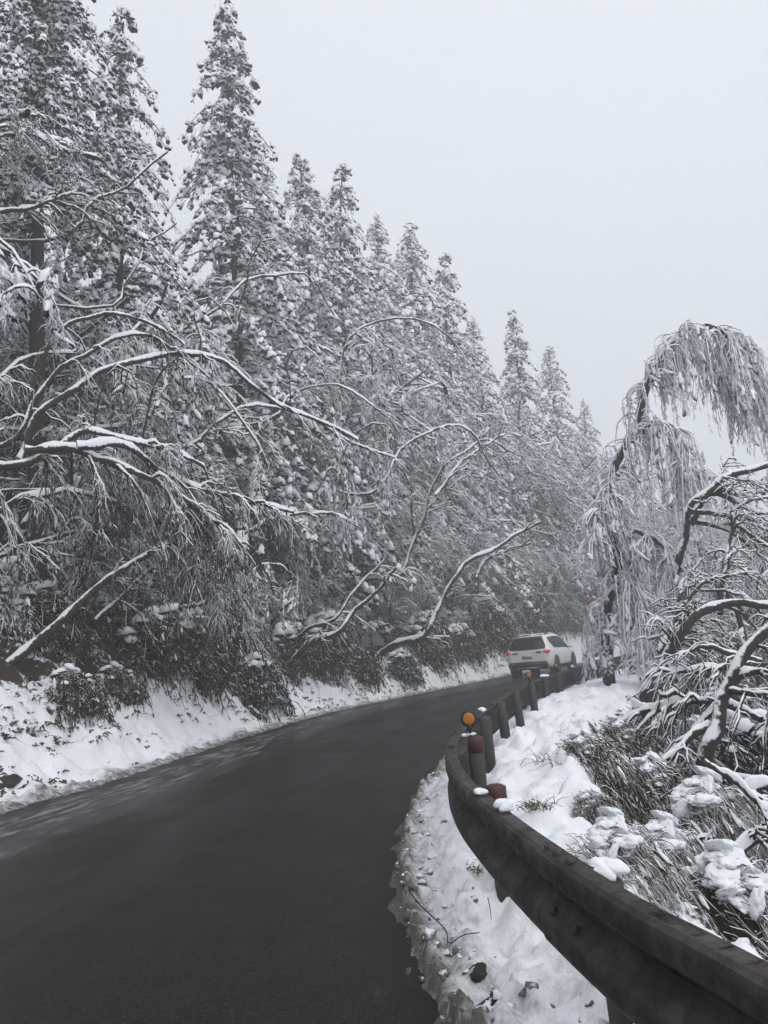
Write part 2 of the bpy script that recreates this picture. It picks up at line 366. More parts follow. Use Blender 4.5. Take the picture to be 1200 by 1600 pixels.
GZ = GZ + np.where((dl > -0.35) & (dl <= 0.12), np.clip(0.05 + rag * 0.25, -0.02, 0.09) * np.clip((dl + 0.35) / 0.3, 0, 1) * np.clip((0.35 - dl) / 0.3, 0, 1), 0)
GZ = GZ + np.where((dr > -0.18) & (dr <= 0.1), np.clip(0.06 + rag * 0.4, -0.02, 0.12) * np.clip((dr + 0.18) / 0.18, 0, 1) * np.clip((0.3 - dr) / 0.25, 0, 1), 0)
g_grime = np.maximum(np.where(dl > -1.0, np.interp(dl, [-0.4, 0.05, 0.3, 0.6], [1.1, 0.75, 0.2, 0.0]), 0), np.where(dr > -0.6, np.interp(dr, [-0.3, 0.02, 0.12, 0.35, 0.7, 1.0], [1.2, 1.0, 0.62, 0.34, 0.15, 0.0]), 0))
g_earth_shade = np.maximum(np.interp(dl, [0.5, 1.3, 2.4, 4.0], [0.02, 0.18, 0.6, 0.85]), np.interp(q, [-0.6, -0.1, 0.15, 0.8, 6], [0.0, 0.2, 0.62, 0.75, 0.55]))  # dark litter uphill, strengthened to paint the forest's interior shade
g_earth_shade = np.where(dr < 0, np.interp(dl, [0.5, 1.3, 2.4, 4.0], [0.02, 0.18, 0.6, 0.85]), g_earth_shade) - np.clip((lump - 0.5), 0, 1) * 0.3
ny, nx = GX.shape
sl_x = np.gradient(GZ, gx, axis=1); sl_y = np.gradient(GZ, gy, axis=0); steep = np.sqrt(sl_x ** 2 + sl_y ** 2)
g_earth_shade = np.where(drop > 0.05, g_earth_shade * (1 - drop) + drop * np.interp(steep, [0.5, 0.9, 1.5, 2.6], [0.05, 0.3, 0.6, 0.8]), g_earth_shade)
g_earth_shade = np.where((dl > 0.3) & (dr < 0), g_earth_shade + np.interp(steep, [1.0, 1.6, 2.4], [0, 0.12, 0.4]), g_earth_shade)
idx = np.arange(ny * nx).reshape(ny, nx)
quads = np.stack([idx[:-1, :-1], idx[:-1, 1:], idx[1:, 1:], idx[1:, :-1]], -1).reshape(-1, 4)
mb = MB(); mb.add(np.stack([GX, GY, GZ], -1), quads)
me = mb.mesh('ground', M_GROUND)
for nm, val in (('grime', g_grime), ('earth_shade', g_earth_shade)):
    a_ = me.attributes.new(nm, 'FLOAT', 'POINT'); a_.data.foreach_set('value', val.astype(np.float32).ravel())
ground = link('ground', me); ground['kind'] = 'structure'; ground['label'] = 'snow covered banks, verge and ravine slope beside the road'

def sheet(x, y):
    x = np.asarray(x, float); y = np.asarray(y, float)
    i = np.clip(np.searchsorted(gx, x) - 1, 0, nx - 2); j = np.clip(np.searchsorted(gy, y) - 1, 0, ny - 2)
    u = np.clip((x - gx[i]) / (gx[i + 1] - gx[i]), 0, 1); v = np.clip((y - gy[j]) / (gy[j + 1] - gy[j]), 0, 1)
    return (GZ[j, i] * (1 - u) + GZ[j, i + 1] * u) * (1 - v) + (GZ[j + 1, i] * (1 - u) + GZ[j + 1, i + 1] * u) * v
def gz(x, y): return float(sheet(x, y))

# road
nr = 300
Lr = resample(LEFT[8:], nr); 
Rr = []
for pt in Lr:
    d2 = ((RIGHT - pt) ** 2).sum(1); Rr.append(RIGHT[np.argmin(d2)])
Rr = np.array(Rr)
ker = np.ones(9) / 9
Rr = np.stack([np.convolve(np.pad(Rr[:, k], 4, 'edge'), ker, 'valid') for k in range(2)], 1)
nu = 14
uu = np.linspace(-0.04, 1.04, nu)
RP = Lr[:, None] * (1 - uu[None, :, None]) + Rr[:, None] * uu[None, :, None]
RZ = 0.012 * np.sin(np.clip(uu, 0, 1) * np.pi)[None] + np.zeros((nr, 1))
mb = MB(); idr = np.arange(nr * nu).reshape(nr, nu)
mb.add(np.concatenate([RP, RZ[..., None]], -1), np.stack([idr[:-1, :-1], idr[:-1, 1:], idr[1:, 1:], idr[1:, :-1]], -1).reshape(-1, 4))
me = mb.mesh('road', M_ROAD)
uvl = me.uv_layers.new(name='UVMap')
along = np.r_[0, np.cumsum(np.linalg.norm(np.diff(Lr, axis=0), axis=1))]
UVv = np.stack([np.linalg.norm(RP - Lr[:, None], axis=-1), np.repeat(along[:, None], nu, 1)], -1).reshape(-1, 2)
lv = np.zeros(len(me.loops), np.int32); me.loops.foreach_get('vertex_index', lv)
uvl.data.foreach_set('uv', UVv[lv].astype(np.float32).ravel())
road = link('road', me); road['kind'] = 'structure'; road['label'] = 'narrow wet asphalt mountain road bending right'

# ---------------------------------------------------------------- growing things
G = np.array([0, 0, -1.0])
def sample(P, tt):
    """points and tangents on polylines P [B,N,3] at fractions tt [B,n]"""
    B, Np, _ = P.shape; f = np.clip(tt, 0, 0.9999) * (Np - 1); i = f.astype(int); u = (f - i)[..., None]
    b = np.arange(B)[:, None]
    a, c = P[b, i], P[b, i + 1]
    return a * (1 - u) + c * u, unit(c - a)
def children(P, n, t0, t1, L, droop, ahead=0.6, spread=0.8, lift=0.1, m=5, taper=0.4, wob=0.06):
    B = len(P); tt = np.sort(t0 + (t1 - t0) * rng.random((B, n)), 1)
    p, T = sample(P, tt)
    d = unit(T * ahead + unit(rng.normal(size=T.shape)) * spread + np.array([0, 0, lift]))
    Lc = (L[0] + (L[1] - L[0]) * rng.random((B, n))) * (1 - taper * (tt - t0) / max(t1 - t0, 1e-6))
    s = np.linspace(0, 1, m)
    dr_ = (droop[0] + (droop[1] - droop[0]) * rng.random((B, n)))
    C = p[:, :, None] + d[:, :, None] * (Lc[..., None] * s)[..., None] + G * (dr_[..., None] * Lc[..., None] * s ** 2)[..., None]
    C = C + rng.normal(size=C.shape) * (wob * Lc)[..., None, None] * s[None, None, :, None]
    return C.reshape(B * n, m, 3)
def rad(P, r0, r1):
    return np.broadcast_to(np.linspace(r0, r1, P.shape[1])[None], P.shape[:2])
def leafage(mb, P, n, L, wd, droop, bias=0.0, t0=0.15, down=0.5, spread=0.8, mat=0, low=None):
    """sprays along twigs"""
    B = len(P); tt = t0 + (1 - t0) * rng.random((B, n)); p, T = sample(P, tt)
    p = p.reshape(-1, 3); T = T.reshape(-1, 3); k = len(p)
    d = T * 0.6 + unit(rng.normal(size=(k, 3))) * spread + G * down
    fingers(mb, p, d, L[0] + (L[1] - L[0]) * rng.random(k), wd[0] + (wd[1] - wd[0]) * rng.random(k), droop, bias + 0.25 * (rng.random(k) - 0.5) - (0 if low is None else low[1] * (1 - np.clip(p[:, 2] / low[0], 0, 1))), mat)

def conifer(H, Rr_, nb, sub, dens=0.24, lean=0.0, frost=0.0, tmin=0.16, ps=1.0):
    """narrow cedar, every spray weighed down by a lump of snow"""
    mt = MB(); z = np.linspace(0, H * 0.97, 14)
    ax = lean * (z / H) ** 5
    tubes(mt, np.stack([ax, 0 * z, z], 1), np.interp(z, [0, H], [0.0105 * H, 0.02]), 8, 0.0, -0.25)
    mc = MB()
    t = np.clip(np.linspace(tmin, 0.985, nb) + rng.normal(size=nb) * 0.02, tmin - 0.03, 0.99)
    az = np.arange(nb) * 2.39996 + rng.normal(size=nb) * 0.3
    clus = 0.50 + 0.95 * (0.6 * vnoise(t * 9 + lean * 9, np.cos(az) * 1.6 + 4, np.sin(az) * 1.6 + 4) + 0.4 * rng.random(nb))
    r = Rr_ * np.interp(t, [0, 0.1, 0.35, 0.7, 0.9, 1], [0.75, 1.0, 0.92, 0.54, 0.23, 0.02]) * clus + 0.08
    s = np.linspace(0, 1, 6)
    out_ = np.stack([np.cos(az), np.sin(az), 0 * az], 1)
    B = out_[:, None] * (r[:, None] * s)[..., None]; B[..., 2] += (t * H)[:, None] + r[:, None] * (0.22 * s - (0.75 + 0.35 * vnoise(az * 3, t * 40, 1.0))[:, None] * s ** 2)
    B[..., 0] += (lean * t ** 5)[:, None]
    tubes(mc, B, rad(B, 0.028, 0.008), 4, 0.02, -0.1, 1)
    c, d, sz, nf = [], [], [], []
    for i in range(nb):
        k = int(r[i] / dens) + 1; uu = np.clip((np.arange(k) + 0.6 + 0.5 * rng.random(k)) / k, 0.12, 1.02)
        P, T = sample(B[i][None], uu[None]); P = P[0]; T = T[0]
        sd = np.cross(T, [0, 0, 1.0]); P = P + sd * (rng.normal(size=(k, 1)) * 0.17 * uu[:, None] * min(1.0, r[i])) + G * 0.05 * rng.random((k, 1))
        c.append(P); d.append(T + sd * rng.normal(size=(k, 1)) * 0.5 + G * (0.3 + 0.6 * rng.random((k, 1)))); sz.append(0.6 + 0.7 * rng.random(k) * (1.15 - 0.4 * t[i]) * (1 if ps == 1 else 0.9))
    c = np.vstack(c); d = np.vstack(d); sz = np.concatenate(sz); n = len(c)
    thin = rng.random(n) < 0.9
    cc = c[thin]; dc = d[thin]; zc_ = sz[thin]; m4 = 3; b4 = np.repeat(np.arange(len(cc)), m4); n4 = len(b4)
    q4 = cc[b4] + unit(dc)[b4] * (rng.normal(size=(n4, 1)) * 0.11 * ps) + rng.normal(size=(n4, 3)) * [0.06, 0.06, 0.04]; s4 = zc_[b4] * (0.55 + 0.75 * rng.random(n4))
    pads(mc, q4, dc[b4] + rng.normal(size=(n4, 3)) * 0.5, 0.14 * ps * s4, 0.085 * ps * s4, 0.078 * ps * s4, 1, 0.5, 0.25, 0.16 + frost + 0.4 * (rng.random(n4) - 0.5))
    k = 5; bi = np.repeat(np.arange(n), k)
    p = c[bi] + rng.normal(size=(n * k, 3)) * 0.10; dd = d[bi] * 0.4 + unit(rng.normal(size=(n * k, 3))) * 1.0 + G * 0.2
    fingers(mc, p, dd, 0.05 + 0.09 * rng.random(n * k), 0.010 + 0.012 * rng.random(n * k), 0.45, 0.26 + frost + 0.5 * (rng.random(n * k) - 0.5))
    return mt.mesh('trunk', M_BARK), mc.mesh('crown', [M_NEEDLE, M_BARK])

def broadleaf(H, W, stems, n1, n2, nf, rime=0.0, lmat=None):
    """many stemmed thicket tree bowed under snow"""
    s = np.linspace(0, 1, 9); az = np.arange(stems) * 2 * np.pi / stems + rng.random(stems)
    reach = W * (0.35 + 0.65 * rng.random(stems)); hh = H * (0.75 + 0.25 * rng.random(stems))
    P = np.zeros((stems, 9, 3)); P[..., 0] = np.cos(az)[:, None] * reach[:, None] * s ** 1.7; P[..., 1] = np.sin(az)[:, None] * reach[:, None] * s ** 1.7
    P[..., 2] = hh[:, None] * (1.35 * s - 0.45 * s ** 2.6)
    P += rng.normal(size=P.shape) * 0.05 * s[None, :, None] * H / 5
    mt = MB(); tubes(mt, P, rad(P, 0.075, 0.018), 6, 0.03, -0.05)
    C1 = children(P, n1, 0.22, 1.0, (0.28 * H, 0.46 * H), (0.35, 0.9), 0.7, 0.75, 0.15, 6)
    mc = MB(); tubes(mc, C1, rad(C1, 0.02, 0.006), 4, 0.035, 0.05, 1)
    C2 = children(C1, n2, 0.15, 1.0, (0.3, 0.75), (0.4, 1.1), 0.7, 0.7, 0.05, 4)
    tubes(mc, C2, rad(C2, 0.008, 0.003), 3, 0.02, 0.15 + rime, 1)
    leafage(mc, C2, nf, (0.04, 0.10), (0.007, 0.015), 0.5, 0.21 + rime, 0.02, 0.25, 1.1, low=(H * 0.85, 0.85))  # less snow low down, as under canopy; also paints the thicket's inner shade
    npd = 7; tt = 0.3 + 0.7 * rng.random((len(C1), npd)); p, T = sample(C1, tt); p = p.reshape(-1, 3); T = T.reshape(-1, 3)
    z = 0.6 + 0.8 * rng.random(len(p))
    pads(mc, p, T + 0.3 * rng.normal(size=T.shape), 0.13 * z, 0.032 * z, 0.03 * z, 2, 0.4, 0.3, 0.08)
    return mt.mesh('trunk', M_BARK), mc.mesh('crown', [lmat or M_LEAF, M_TWIG])

def mound(W, Hm, n, dry=True, snowpads=30, drop=0.9, thick=0.009, leaves=4, bias=-0.22, slide=14, psub=2, psc=1.0):
    """dead fern and grass hanging down a bank (+x is downhill), snow on its crest"""
    mh = MB()
    y = (rng.random(n) - 0.5) * W; x = rng.normal(size=n) * 0.16 * W; edge = np.sqrt(np.clip(1 - (2 * y / W) ** 2, 0.05, 1))
    z = Hm * edge * (0.35 + 0.65 * rng.random(n)) - np.abs(x) * 0.3
    base = np.stack([x, y, z], 1)
    dirv = unit(np.stack([0.45 + 0.45 * rng.random(n), 0.7 * rng.normal(size=n), 0.5 * rng.normal(size=n)], 1))
    L = (0.3 + 0.7 * rng.random(n)) * drop * Hm; s = np.linspace(0, 1, 6)
    P = base[:, None] + dirv[:, None] * (L[:, None] * 0.55 * s)[..., None] + G * (L[:, None] * 0.95 * s ** 1.7)[..., None]
    P = P + rng.normal(size=P.shape) * 0.02 * s[None, :, None]
    tubes(mh, P, rad(P, thick, thick * 0.3), 3, 0.006, bias + 0.3 * (rng.random((n, 1, 1)) - 0.5))
    if leaves > 1: leafage(mh, P, leaves * 2, (0.04, 0.11), (0.008, 0.017), 0.7, bias, 0.1, 0.4, 1.0)
    elif leaves: leafage(mh, P, 3, (0.04, 0.10), (0.005, 0.010), 0.8, bias, 0.2, 0.6, 0.8)
    k = snowpads; e = rng.random(k) * 2 * np.pi; rq = 0.85 * np.sqrt(rng.random(k))
    c = np.stack([rq * np.cos(e) * W * 0.24 - 0.02, rq * np.sin(e) * W * 0.46, Hm * (1.0 - 0.5 * rq ** 2) * (0.85 + 0.2 * rng.random(k))], 1)
    zz = 0.5 + 0.9 * rng.random(k)
    pads(mh, c, rng.normal(size=(k, 3)) * [1, 1, 0.2] + [0.3, 0, -0.25], (0.10 if psub < 4 else 0.14) * zz * W * psc, (0.08 if psub < 4 else 0.115) * zz * W * psc, (0.06 if psub < 4 else 0.055) * zz * W * psc, psub, 0.22 if psub < 3 else 0.42, 0.2, 0.1, 1 if psub > 2 else 0)
    if slide:
        j = rng.integers(0, n, slide); tq = 0.2 + 0.6 * rng.random((slide, 1)); pp, TT = sample(P[j], tq); zz = 0.4 + 0.9 * rng.random(slide)
        pads(mh, pp[:, 0] + [0.02, 0, 0.01], TT[:, 0], 0.09 * zz, 0.022 * zz, 0.022 * zz, 2, 0.4, 0.2, 0.1, 0)
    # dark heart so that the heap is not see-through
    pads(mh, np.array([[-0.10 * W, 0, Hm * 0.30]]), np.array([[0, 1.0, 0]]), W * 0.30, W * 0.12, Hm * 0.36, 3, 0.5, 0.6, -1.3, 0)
    return mh.mesh('growth', [M_DRY if dry else M_LEAF, M_SNOW])

def put(name, label, cat, meshes, x, y, rz, sc_=1.0, group=None, z=None, sink=0.15, tilt=None):
    o = thing(name, label, cat, (x, y, (gz(x, y) if z is None else z) - sink), rz, group, sc_)
    if tilt: o.rotation_euler[0], o.rotation_euler[1] = tilt
    for nm, me in meshes: link(nm, me, o)
    return o
def lp(Y, d):
    """a point d metres uphill of the left road edge, abreast of the edge point at distance Y"""
    i = int(np.argmin(np.abs(LEFT[:, 1] - Y))); T = unit(LEFT[i + 1] - LEFT[i - 1]); nL = np.array([-T[1], T[0]])
    q_ = LEFT[i] + nL * d; return float(q_[0]), float(q_[1])
def hit(px, py, far=70):
    """where the line of sight through a point of the photograph meets the ground"""
    d = ray(px, py); d = d / d[1]; Ys = np.concatenate([np.arange(1.5, 20, 0.05), np.arange(20, far, 0.2)])
    P = Ys[:, None] * d; zz = sheet(P[:, 0], P[:, 1])
    k = np.nonzero(P[:, 2] + CAM_H < np.maximum(zz, 0))[0]
    if len(k) == 0: return None
    return P[k[0], 0], P[k[0], 1], max(float(zz[k[0]]), 0.0)

# ---- conifers along the uphill side: (pixel of the tip, distance, variant, label)
CON = [conifer(21.0, 3.0, 250, 1, 0.25, 0.15), conifer(19.0, 3.0, 220, 1, 0.25, 0.6), conifer(19.0, 3.2, 210, 1, 0.26, -0.3, 0.12), conifer(18.0, 2.7, 200, 1, 0.25, 0.8, 0.2), conifer(20.0, 2.7, 210, 1, 0.17, 0.2, -0.05, 0.42, 0.75)]
CH = [21.0, 19.0, 19.0, 18.0, 20.0]
def tip_tree(px, py, Y, v, label, group='snow-laden conifers along the uphill side'):
    P = at(px, py, Y); z = gz(P[0], P[1]); k = (P[2] - z + 0.2) / CH[v]
    o = put('conifer_tree', label, 'conifer', (('trunk', CON[v][0]), ('crown', CON[v][1])), P[0], P[1], rng.random() * 6.28, 1, group, z, 0.2)
    wk = np.clip(k, 0.75, 1.2); o.scale = (wk, wk, k)
    return o
tips = [
    (60, -330, 14.5, 4, 'tall dark snow-dusted conifer cut off by the top left corner'),
    (-70, -120, 16.5, 4, 'snow-dusted conifer half cut off by the left edge of the picture'),
    (178, 25, 18.0, 1, 'blunt-topped snowy conifer between the corner conifer and the tall spire'),
    (345, -2, 23.0, 0, 'tallest slender snow-laden conifer spire reaching the top of the picture'),
    (405, 262, 27.5, 3, 'small snowy conifer tucked at the foot of the tall spire'),
    (470, 238, 28.5, 2, 'broad snow-laden conifer, left one of the paired tops after the gap'),
    (514, 252, 30.5, 1, 'snow-laden conifer with curled tip, right one of the paired tops'),
    (580, 314, 33.5, 3, 'snowy conifer with a knobbed tip, first after the paired tops'),
    (630, 338, 35.5, 2, 'snowy conifer, second after the paired tops on the skyline'),
    (680, 388, 38.5, 1, 'snowy conifer, third after the paired tops on the skyline'),
    (735, 482, 42.5, 3, 'low snowy conifer in the dip of the skyline before the hazy pair'),
    (796, 482, 45.5, 0, 'hazy pale conifer, taller one of the last pair on the skyline'),
    (851, 536, 51.0, 2, 'hazy pale pointed conifer, last clear one on the skyline'),
    (905, 625, 58.0, 3, 'faint conifer fading into haze beyond the last pointed one'),
]
for tpx in tips: tip_tree(*tpx)
for k, (Y, d) in enumerate([(19, 9), (29, 10), (40, 11), (53, 12)]):
    x, y = lp(Y, d); put('conifer_tree', 'conifer of the dim back row showing only through gaps of the front row', 'conifer', (('trunk', CON[1 + k % 3][0]), ('crown', CON[1 + k % 3][1])), x, y, k * 1.3, 0.62, 'back row of conifers')

# ---- thicket on the slope between road and conifers
BRO = [broadleaf(5.5, 2.6, 5, 11, 15, 11), broadleaf(6.5, 2.8, 5, 12, 16, 11, 0.2), broadleaf(4.2, 2.4, 6, 9, 13, 11), broadleaf(3.0, 1.7, 7, 7, 10, 11, 0.08)]
def bro(Y, d, v, s, label, group, rz=None):
    x, y = lp(Y, d); return put('thicket_tree', label, 'tree', (('trunk', BRO[v][0]), ('crown', BRO[v][1])), x, y, rng.random() * 6.28 if rz is None else rz, s, group)
THL = 'many-stemmed leafy tree bowed with snow in the tangled thicket below the conifers'
for row, (d0, step, s0) in enumerate([(3.2, 2.1, 0.95), (6.6, 3.4, 1.4)]):
    Y = (14.8 if row == 0 else 11.5)
    while Y < 57:
        bro(Y + rng.normal() * 0.3, d0 + rng.normal() * 0.5, int(rng.integers(0, 3)) if Y < 25 else 1, s0 * (0.85 + 0.3 * rng.random()), THL, 'thicket trees on the slope')
        Y += step * (0.8 + 0.4 * rng.random()) * (1.0 if Y < 30 else 0.75)
Y = 15.5
while Y < 57:
    bro(Y, (3.0 if Y < 17 else 2.2) + 0.6 * rng.random(), 3, 0.6 + 0.35 * rng.random(), 'low snow-covered shrub at the foot of the thicket above the road bank', 'shrubs along the top of the bank'); Y += 1.5 * (0.8 + 0.5 * rng.random())
Y = 15.0
while Y < 57:
    bro(Y, 4.6 + rng.normal() * 0.4, 1 if Y > 24 else int(rng.integers(0, 2)), (1.45 if Y < 26 else 1.85) * (0.85 + 0.3 * rng.random()), 'tall pale snow-frosted tree rising among the conifers', 'tall frosted trees among the conifers'); Y += 2.3 * (0.8 + 0.4 * rng.random())
# beyond the bend, behind the weeping tree and across the ravine
for x, y, v, s in [(14, 40, 1, 0.9), (18, 44, 0, 1.0), (16, 33, 0, 1.0), (20, 36, 1, 1.1), (24, 40, 2, 1.4), (12, 25, 1, 1.0), (16, 26, 0, 1.2), (19, 30, 1, 1.3), (9.5, 19, 2, 1.0), (13, 20, 0, 1.1), (26, 34, 1, 1.5), (23, 27, 0, 1.4), (11, 15, 3, 1.3), (8, 12, 3, 1.2), (30, 47, 1, 1.4), (24, 56, 1, 1.2), (28, 58, 0, 1.4), (33, 60, 1, 1.5), (38, 60, 0, 1.5), (22, 52, 0, 1.1), (35, 54, 1, 1.3)]:
    put('ravine_tree', 'hazy snow-covered tree rising out of the ravine behind the weeping tree', 'tree', (('trunk', BRO[v][0]), ('crown', BRO[v][1])), x, y, rng.random() * 6, s, 'trees in the ravine beyond the guardrail')

for px, py, Y, v, s in [(1195, 800, 20, 1, 1.25), (1235, 770, 24, 0, 1.7), (1165, 850, 27, 1, 1.3), (1175, 900, 17, 2, 1.7)]:
    P = at(px, py, Y); put('ravine_tree', '', 'tree', (('trunk', BRO[v][0]), ('crown', BRO[v][1])), P[0], P[1], rng.random() * 6, s, 'trees in the ravine beyond the guardrail', P[2] - (5.5, 6.5, 4.2)[v] * s * 0.9, 0)
# ---- hanging dead growth on the left bank
MND = [mound(1.3, 1.0, 420, drop=0.7), mound(1.6, 1.3, 520, True, 26, 0.7), mound(1.0, 0.8, 320, True, 14, 0.75), mound(1.2, 1.0, 380, False, 30, 0.65),
       mound(1.1, 0.8, 1500, True, 20, 1.5, 0.0042, 0, 0.05, 90, 4, 0.85), mound(0.9, 0.7, 1300, True, 12, 1.6, 0.0045, 1, -0.15, 40, 4, 0.8),
       mound(1.5, 1.2, 460, True, 46, 0.65, 0.008, 4, -0.02, 30), mound(1.3, 1.1, 440, False, 42, 0.6, 0.008, 5, 0.02, 30)]
def mnd(px, py, v, s, label, face=None, group='clumps of dead growth on the left bank', name='fern_clump', sink=0.25):
    h = hit(px, py)
    if h is None: return
    x, y, z = h
    if face is None:
        e = 0.3; gxx = gz(x + e, y) - gz(x - e, y); gyy = gz(x, y + e) - gz(x, y - e); face = math.atan2(-gyy, -gxx)
    o = thing(name, label, 'undergrowth', (x, y, z - sink * s), face, group, s); link('growth', MND[v], o); return o
for px, py, v, s, lb in [
    (112, 1095, 2, 1.0, 'small dark tuft of dead growth standing alone on the snowy left bank'),
    (182, 1085, 2, 0.95, 'small brown clump between the lone tuft and the big dark clumps'),
    (252, 1050, 1, 1.35, 'dark brown clump of hanging dead fern left of the largest one'),
    (325, 1045, 1, 1.6, 'largest dark brown clump of hanging dead fern on the left bank'),
    (400, 1090, 3, 1.45, 'dark clump of hanging growth reaching the road where the bank bulges'),
    (60, 1000, 1, 1.0, 'snow-topped brown clump at the left edge above the bank'),
    (165, 985, 0, 1.1, 'brown clump behind the leaning snow-lined trunk on the left bank'),
    (455, 1040, 0, 1.5, 'dark clump right of the bulge of the bank'),
    (508, 1035, 1, 1.5, 'dark hanging clump left of the triangular sign'),
    (560, 1050, 2, 1.5, 'small dark clump just left of the triangular sign'),
    (628, 1058, 3, 1.3, 'mossy clump just behind the post of the triangular sign'),
    (665, 1025, 1, 1.7, 'dark hanging clump right of the triangular sign'),
    (720, 1020, 0, 1.5, 'snow-topped clump between the sign and the white car'),
    (755, 1000, 1, 2.0, 'rounded snowy clump behind the rear of the white car'),
    (820, 975, 1, 2.4, 'large dark clump of growth directly beyond the white car')]:
    mnd(px, py, v, s, lb)
Y = 12.0; kk = 0
while Y < 56:
    x, y = lp(Y, (2.7 if Y < 17 else 2.0) + 0.9 * rng.random()); v = int(rng.integers(6, 8)) if rng.random() < 0.75 else int(rng.integers(0, 4)); e = 0.3
    face = math.atan2(-(gz(x, y + e) - gz(x, y - e)), -(gz(x + e, y) - gz(x - e, y)))
    o = thing('fern_clump', 'snow-dusted clump of hanging dead growth lining the foot of the thicket', 'undergrowth', (x, y, gz(x, y) - 0.25), face, 'clumps lining the foot of the thicket', 0.9 + 0.5 * rng.random()); link('growth', MND[v], o)
    Y += 1.3 if Y < 17 else 1.9

# ---- bare and bowed trees drawn from their limbs
def rooted(limbs):
    """carry the foot of the first limb back into the slope it grows from"""
    b = np.array(limbs[0][0], float); x_, y_ = b[0], b[1]
    if b[2] - gz(x_, y_) < 0.3: return limbs
    for k in range(60):
        e = 0.4; g_ = np.array([gz(x_ + e, y_) - gz(x_ - e, y_), gz(x_, y_ + e) - gz(x_, y_ - e)]); n_ = np.linalg.norm(g_)
        g_ = np.array([-0.6, 0.8]) if n_ < 1e-3 else g_ / n_
        x_, y_ = x_ + g_[0] * 0.15, y_ + g_[1] * 0.15
        if gz(x_, y_) > b[2] - 0.9: break
    root = np.array([x_, y_, gz(x_, y_) - 0.15]); mid = (root + b) / 2 + np.array([0, 0, 0.15 * np.linalg.norm(root - b)])
    return [[root, mid] + list(limbs[0])] + list(limbs[1:])
def limb(pts, n=14, kink=1.0):
    P = resample(catmull(np.array(pts), 80), n); L_ = np.linalg.norm(np.diff(P, axis=0), axis=1).sum(); t_ = np.linspace(0, 1, n); o_ = rng.random(3) * 99
    for k in range(3): P[:, k] += kink * L_ * (0.045 * (vnoise(t_ * 5 + o_[k], o_[k], 0) - 0.5) + 0.022 * (vnoise(t_ * 13 + o_[k], o_[k], 5) - 0.5)) * np.clip(t_ * 6, 0, 1)
    return P
def pix(pts, Y0, Y1=None):
    k = len(pts); Ys = np.linspace(Y0, Y0 if Y1 is None else Y1, k)
    return [at(px, py, Yk) for (px, py), Yk in zip(pts, Ys)]
def bare(name, label, limbs, r, cat='tree', n1=7, L1=(0.5, 1.2), n2=6, L2=(0.15, 0.5), droop=(0.2, 0.8), snow=0.045, leaf=0, leafmat=None, bias=0.0, group=None, lift=0.15, leafL=(0.05, 0.13), leafw=(0.006, 0.014), t0=0.2, kink=1.0):
    """limbs: polylines of world points, the first one the trunk; parts trunk and branches"""
    if cat != 'branch': limbs = rooted(limbs)
    Ps = np.stack([limb(l, 30, kink) for l in limbs]); base = Ps[0][0].copy()
    o = thing(name, label, cat, tuple(base), 0, group)
    Ps = Ps - base
    rr = np.array(r if isinstance(r, (list, tuple)) else [r] + [r * 0.6] * (len(limbs) - 1))
    R = rr[:, None] * np.linspace(1, 0.35, Ps.shape[1])[None]
    mt = MB(); tubes(mt, Ps, R, 8, snow * 1.0, bias)
    z = Ps.reshape(-1, 3)[rng.random(Ps.shape[0] * Ps.shape[1]) < 0.5]
    mt.build('trunk', M_BARK, o)
    mc = MB()
    C1 = children(Ps, n1, t0, 1.0, L1, droop, 0.75, 0.7, lift, 7)
    tubes(mc, C1, rad(C1, rr.mean() * 0.34, rr.mean() * 0.1), 5, snow * 0.8, 0.05 + bias, 1)
    C2 = children(C1, n2, 0.15, 1.0, L2, droop, 0.75, 0.65, lift * 0.5, 5)
    tubes(mc, C2, rad(C2, 0.0075, 0.003), 3, snow * 0.45, 0.1 + bias, 1)
    if leaf: leafage(mc, C2, leaf, leafL, leafw, 0.6, bias, 0.1, 0.5, 0.7)
    mc.build('crown', [leafmat or M_LEAF, M_TWIG], o)
    return o
# left: limbs arching out over the bank
bare('arching_tree', 'bare tree with two long snow-lined limbs arching over the left bank', [
    pix([(20, 700), (60, 610), (120, 555), (200, 525), (270, 540), (330, 590)], 12.5, 14.0),
    pix([(30, 720), (85, 625), (160, 575), (240, 553), (320, 560), (400, 605), (480, 650), (560, 690)], 12.5, 15.0),
    pix([(40, 640), (95, 520), (165, 497), (230, 510), (290, 545)], 13.0, 14.0)], [0.055, 0.06, 0.045], n1=9, L1=(0.4, 1.1), n2=7, droop=(0.7, 1.5), snow=0.05, lift=0.0)
bare('arching_tree', 'low bowed tree with thick snow-lined limbs below the two arching ones', [
    pix([(0, 730), (60, 705), (120, 662), (200, 672), (270, 690), (320, 720)], 11.8, 13.6),
    pix([(40, 705), (140, 710), (220, 745), (300, 790), (370, 850)], 11.8, 13.8),
    pix([(120, 700), (200, 705), (260, 740), (350, 775), (450, 800)], 12.0, 14.6)], [0.07, 0.06, 0.05], n1=16, L1=(0.5, 1.2), n2=12, L2=(0.2, 0.5), droop=(0.6, 1.6), snow=0.07, leaf=4, leafmat=M_DRY, bias=0.0)
h0 = hit(14, 1040)
bare('leaning_tree', 'snow-lined trunk leaning up from the left bank through the twigs', [
    [np.array([h0[0] - 0.15, h0[1] - 0.05, h0[2] - 0.15])] + pix([(90, 975), (170, 905), (240, 862), (300, 838), (360, 835)], h0[1] + 0.35, h0[1] + 2.0),
    pix([(150, 970), (200, 925), (235, 890), (290, 860)], h0[1] + 1.2, h0[1] + 2.2)], [0.075, 0.04], n1=12, L1=(0.4, 0.9), n2=12, L2=(0.2, 0.5), droop=(0.3, 1.4), snow=0.045, kink=0.25)
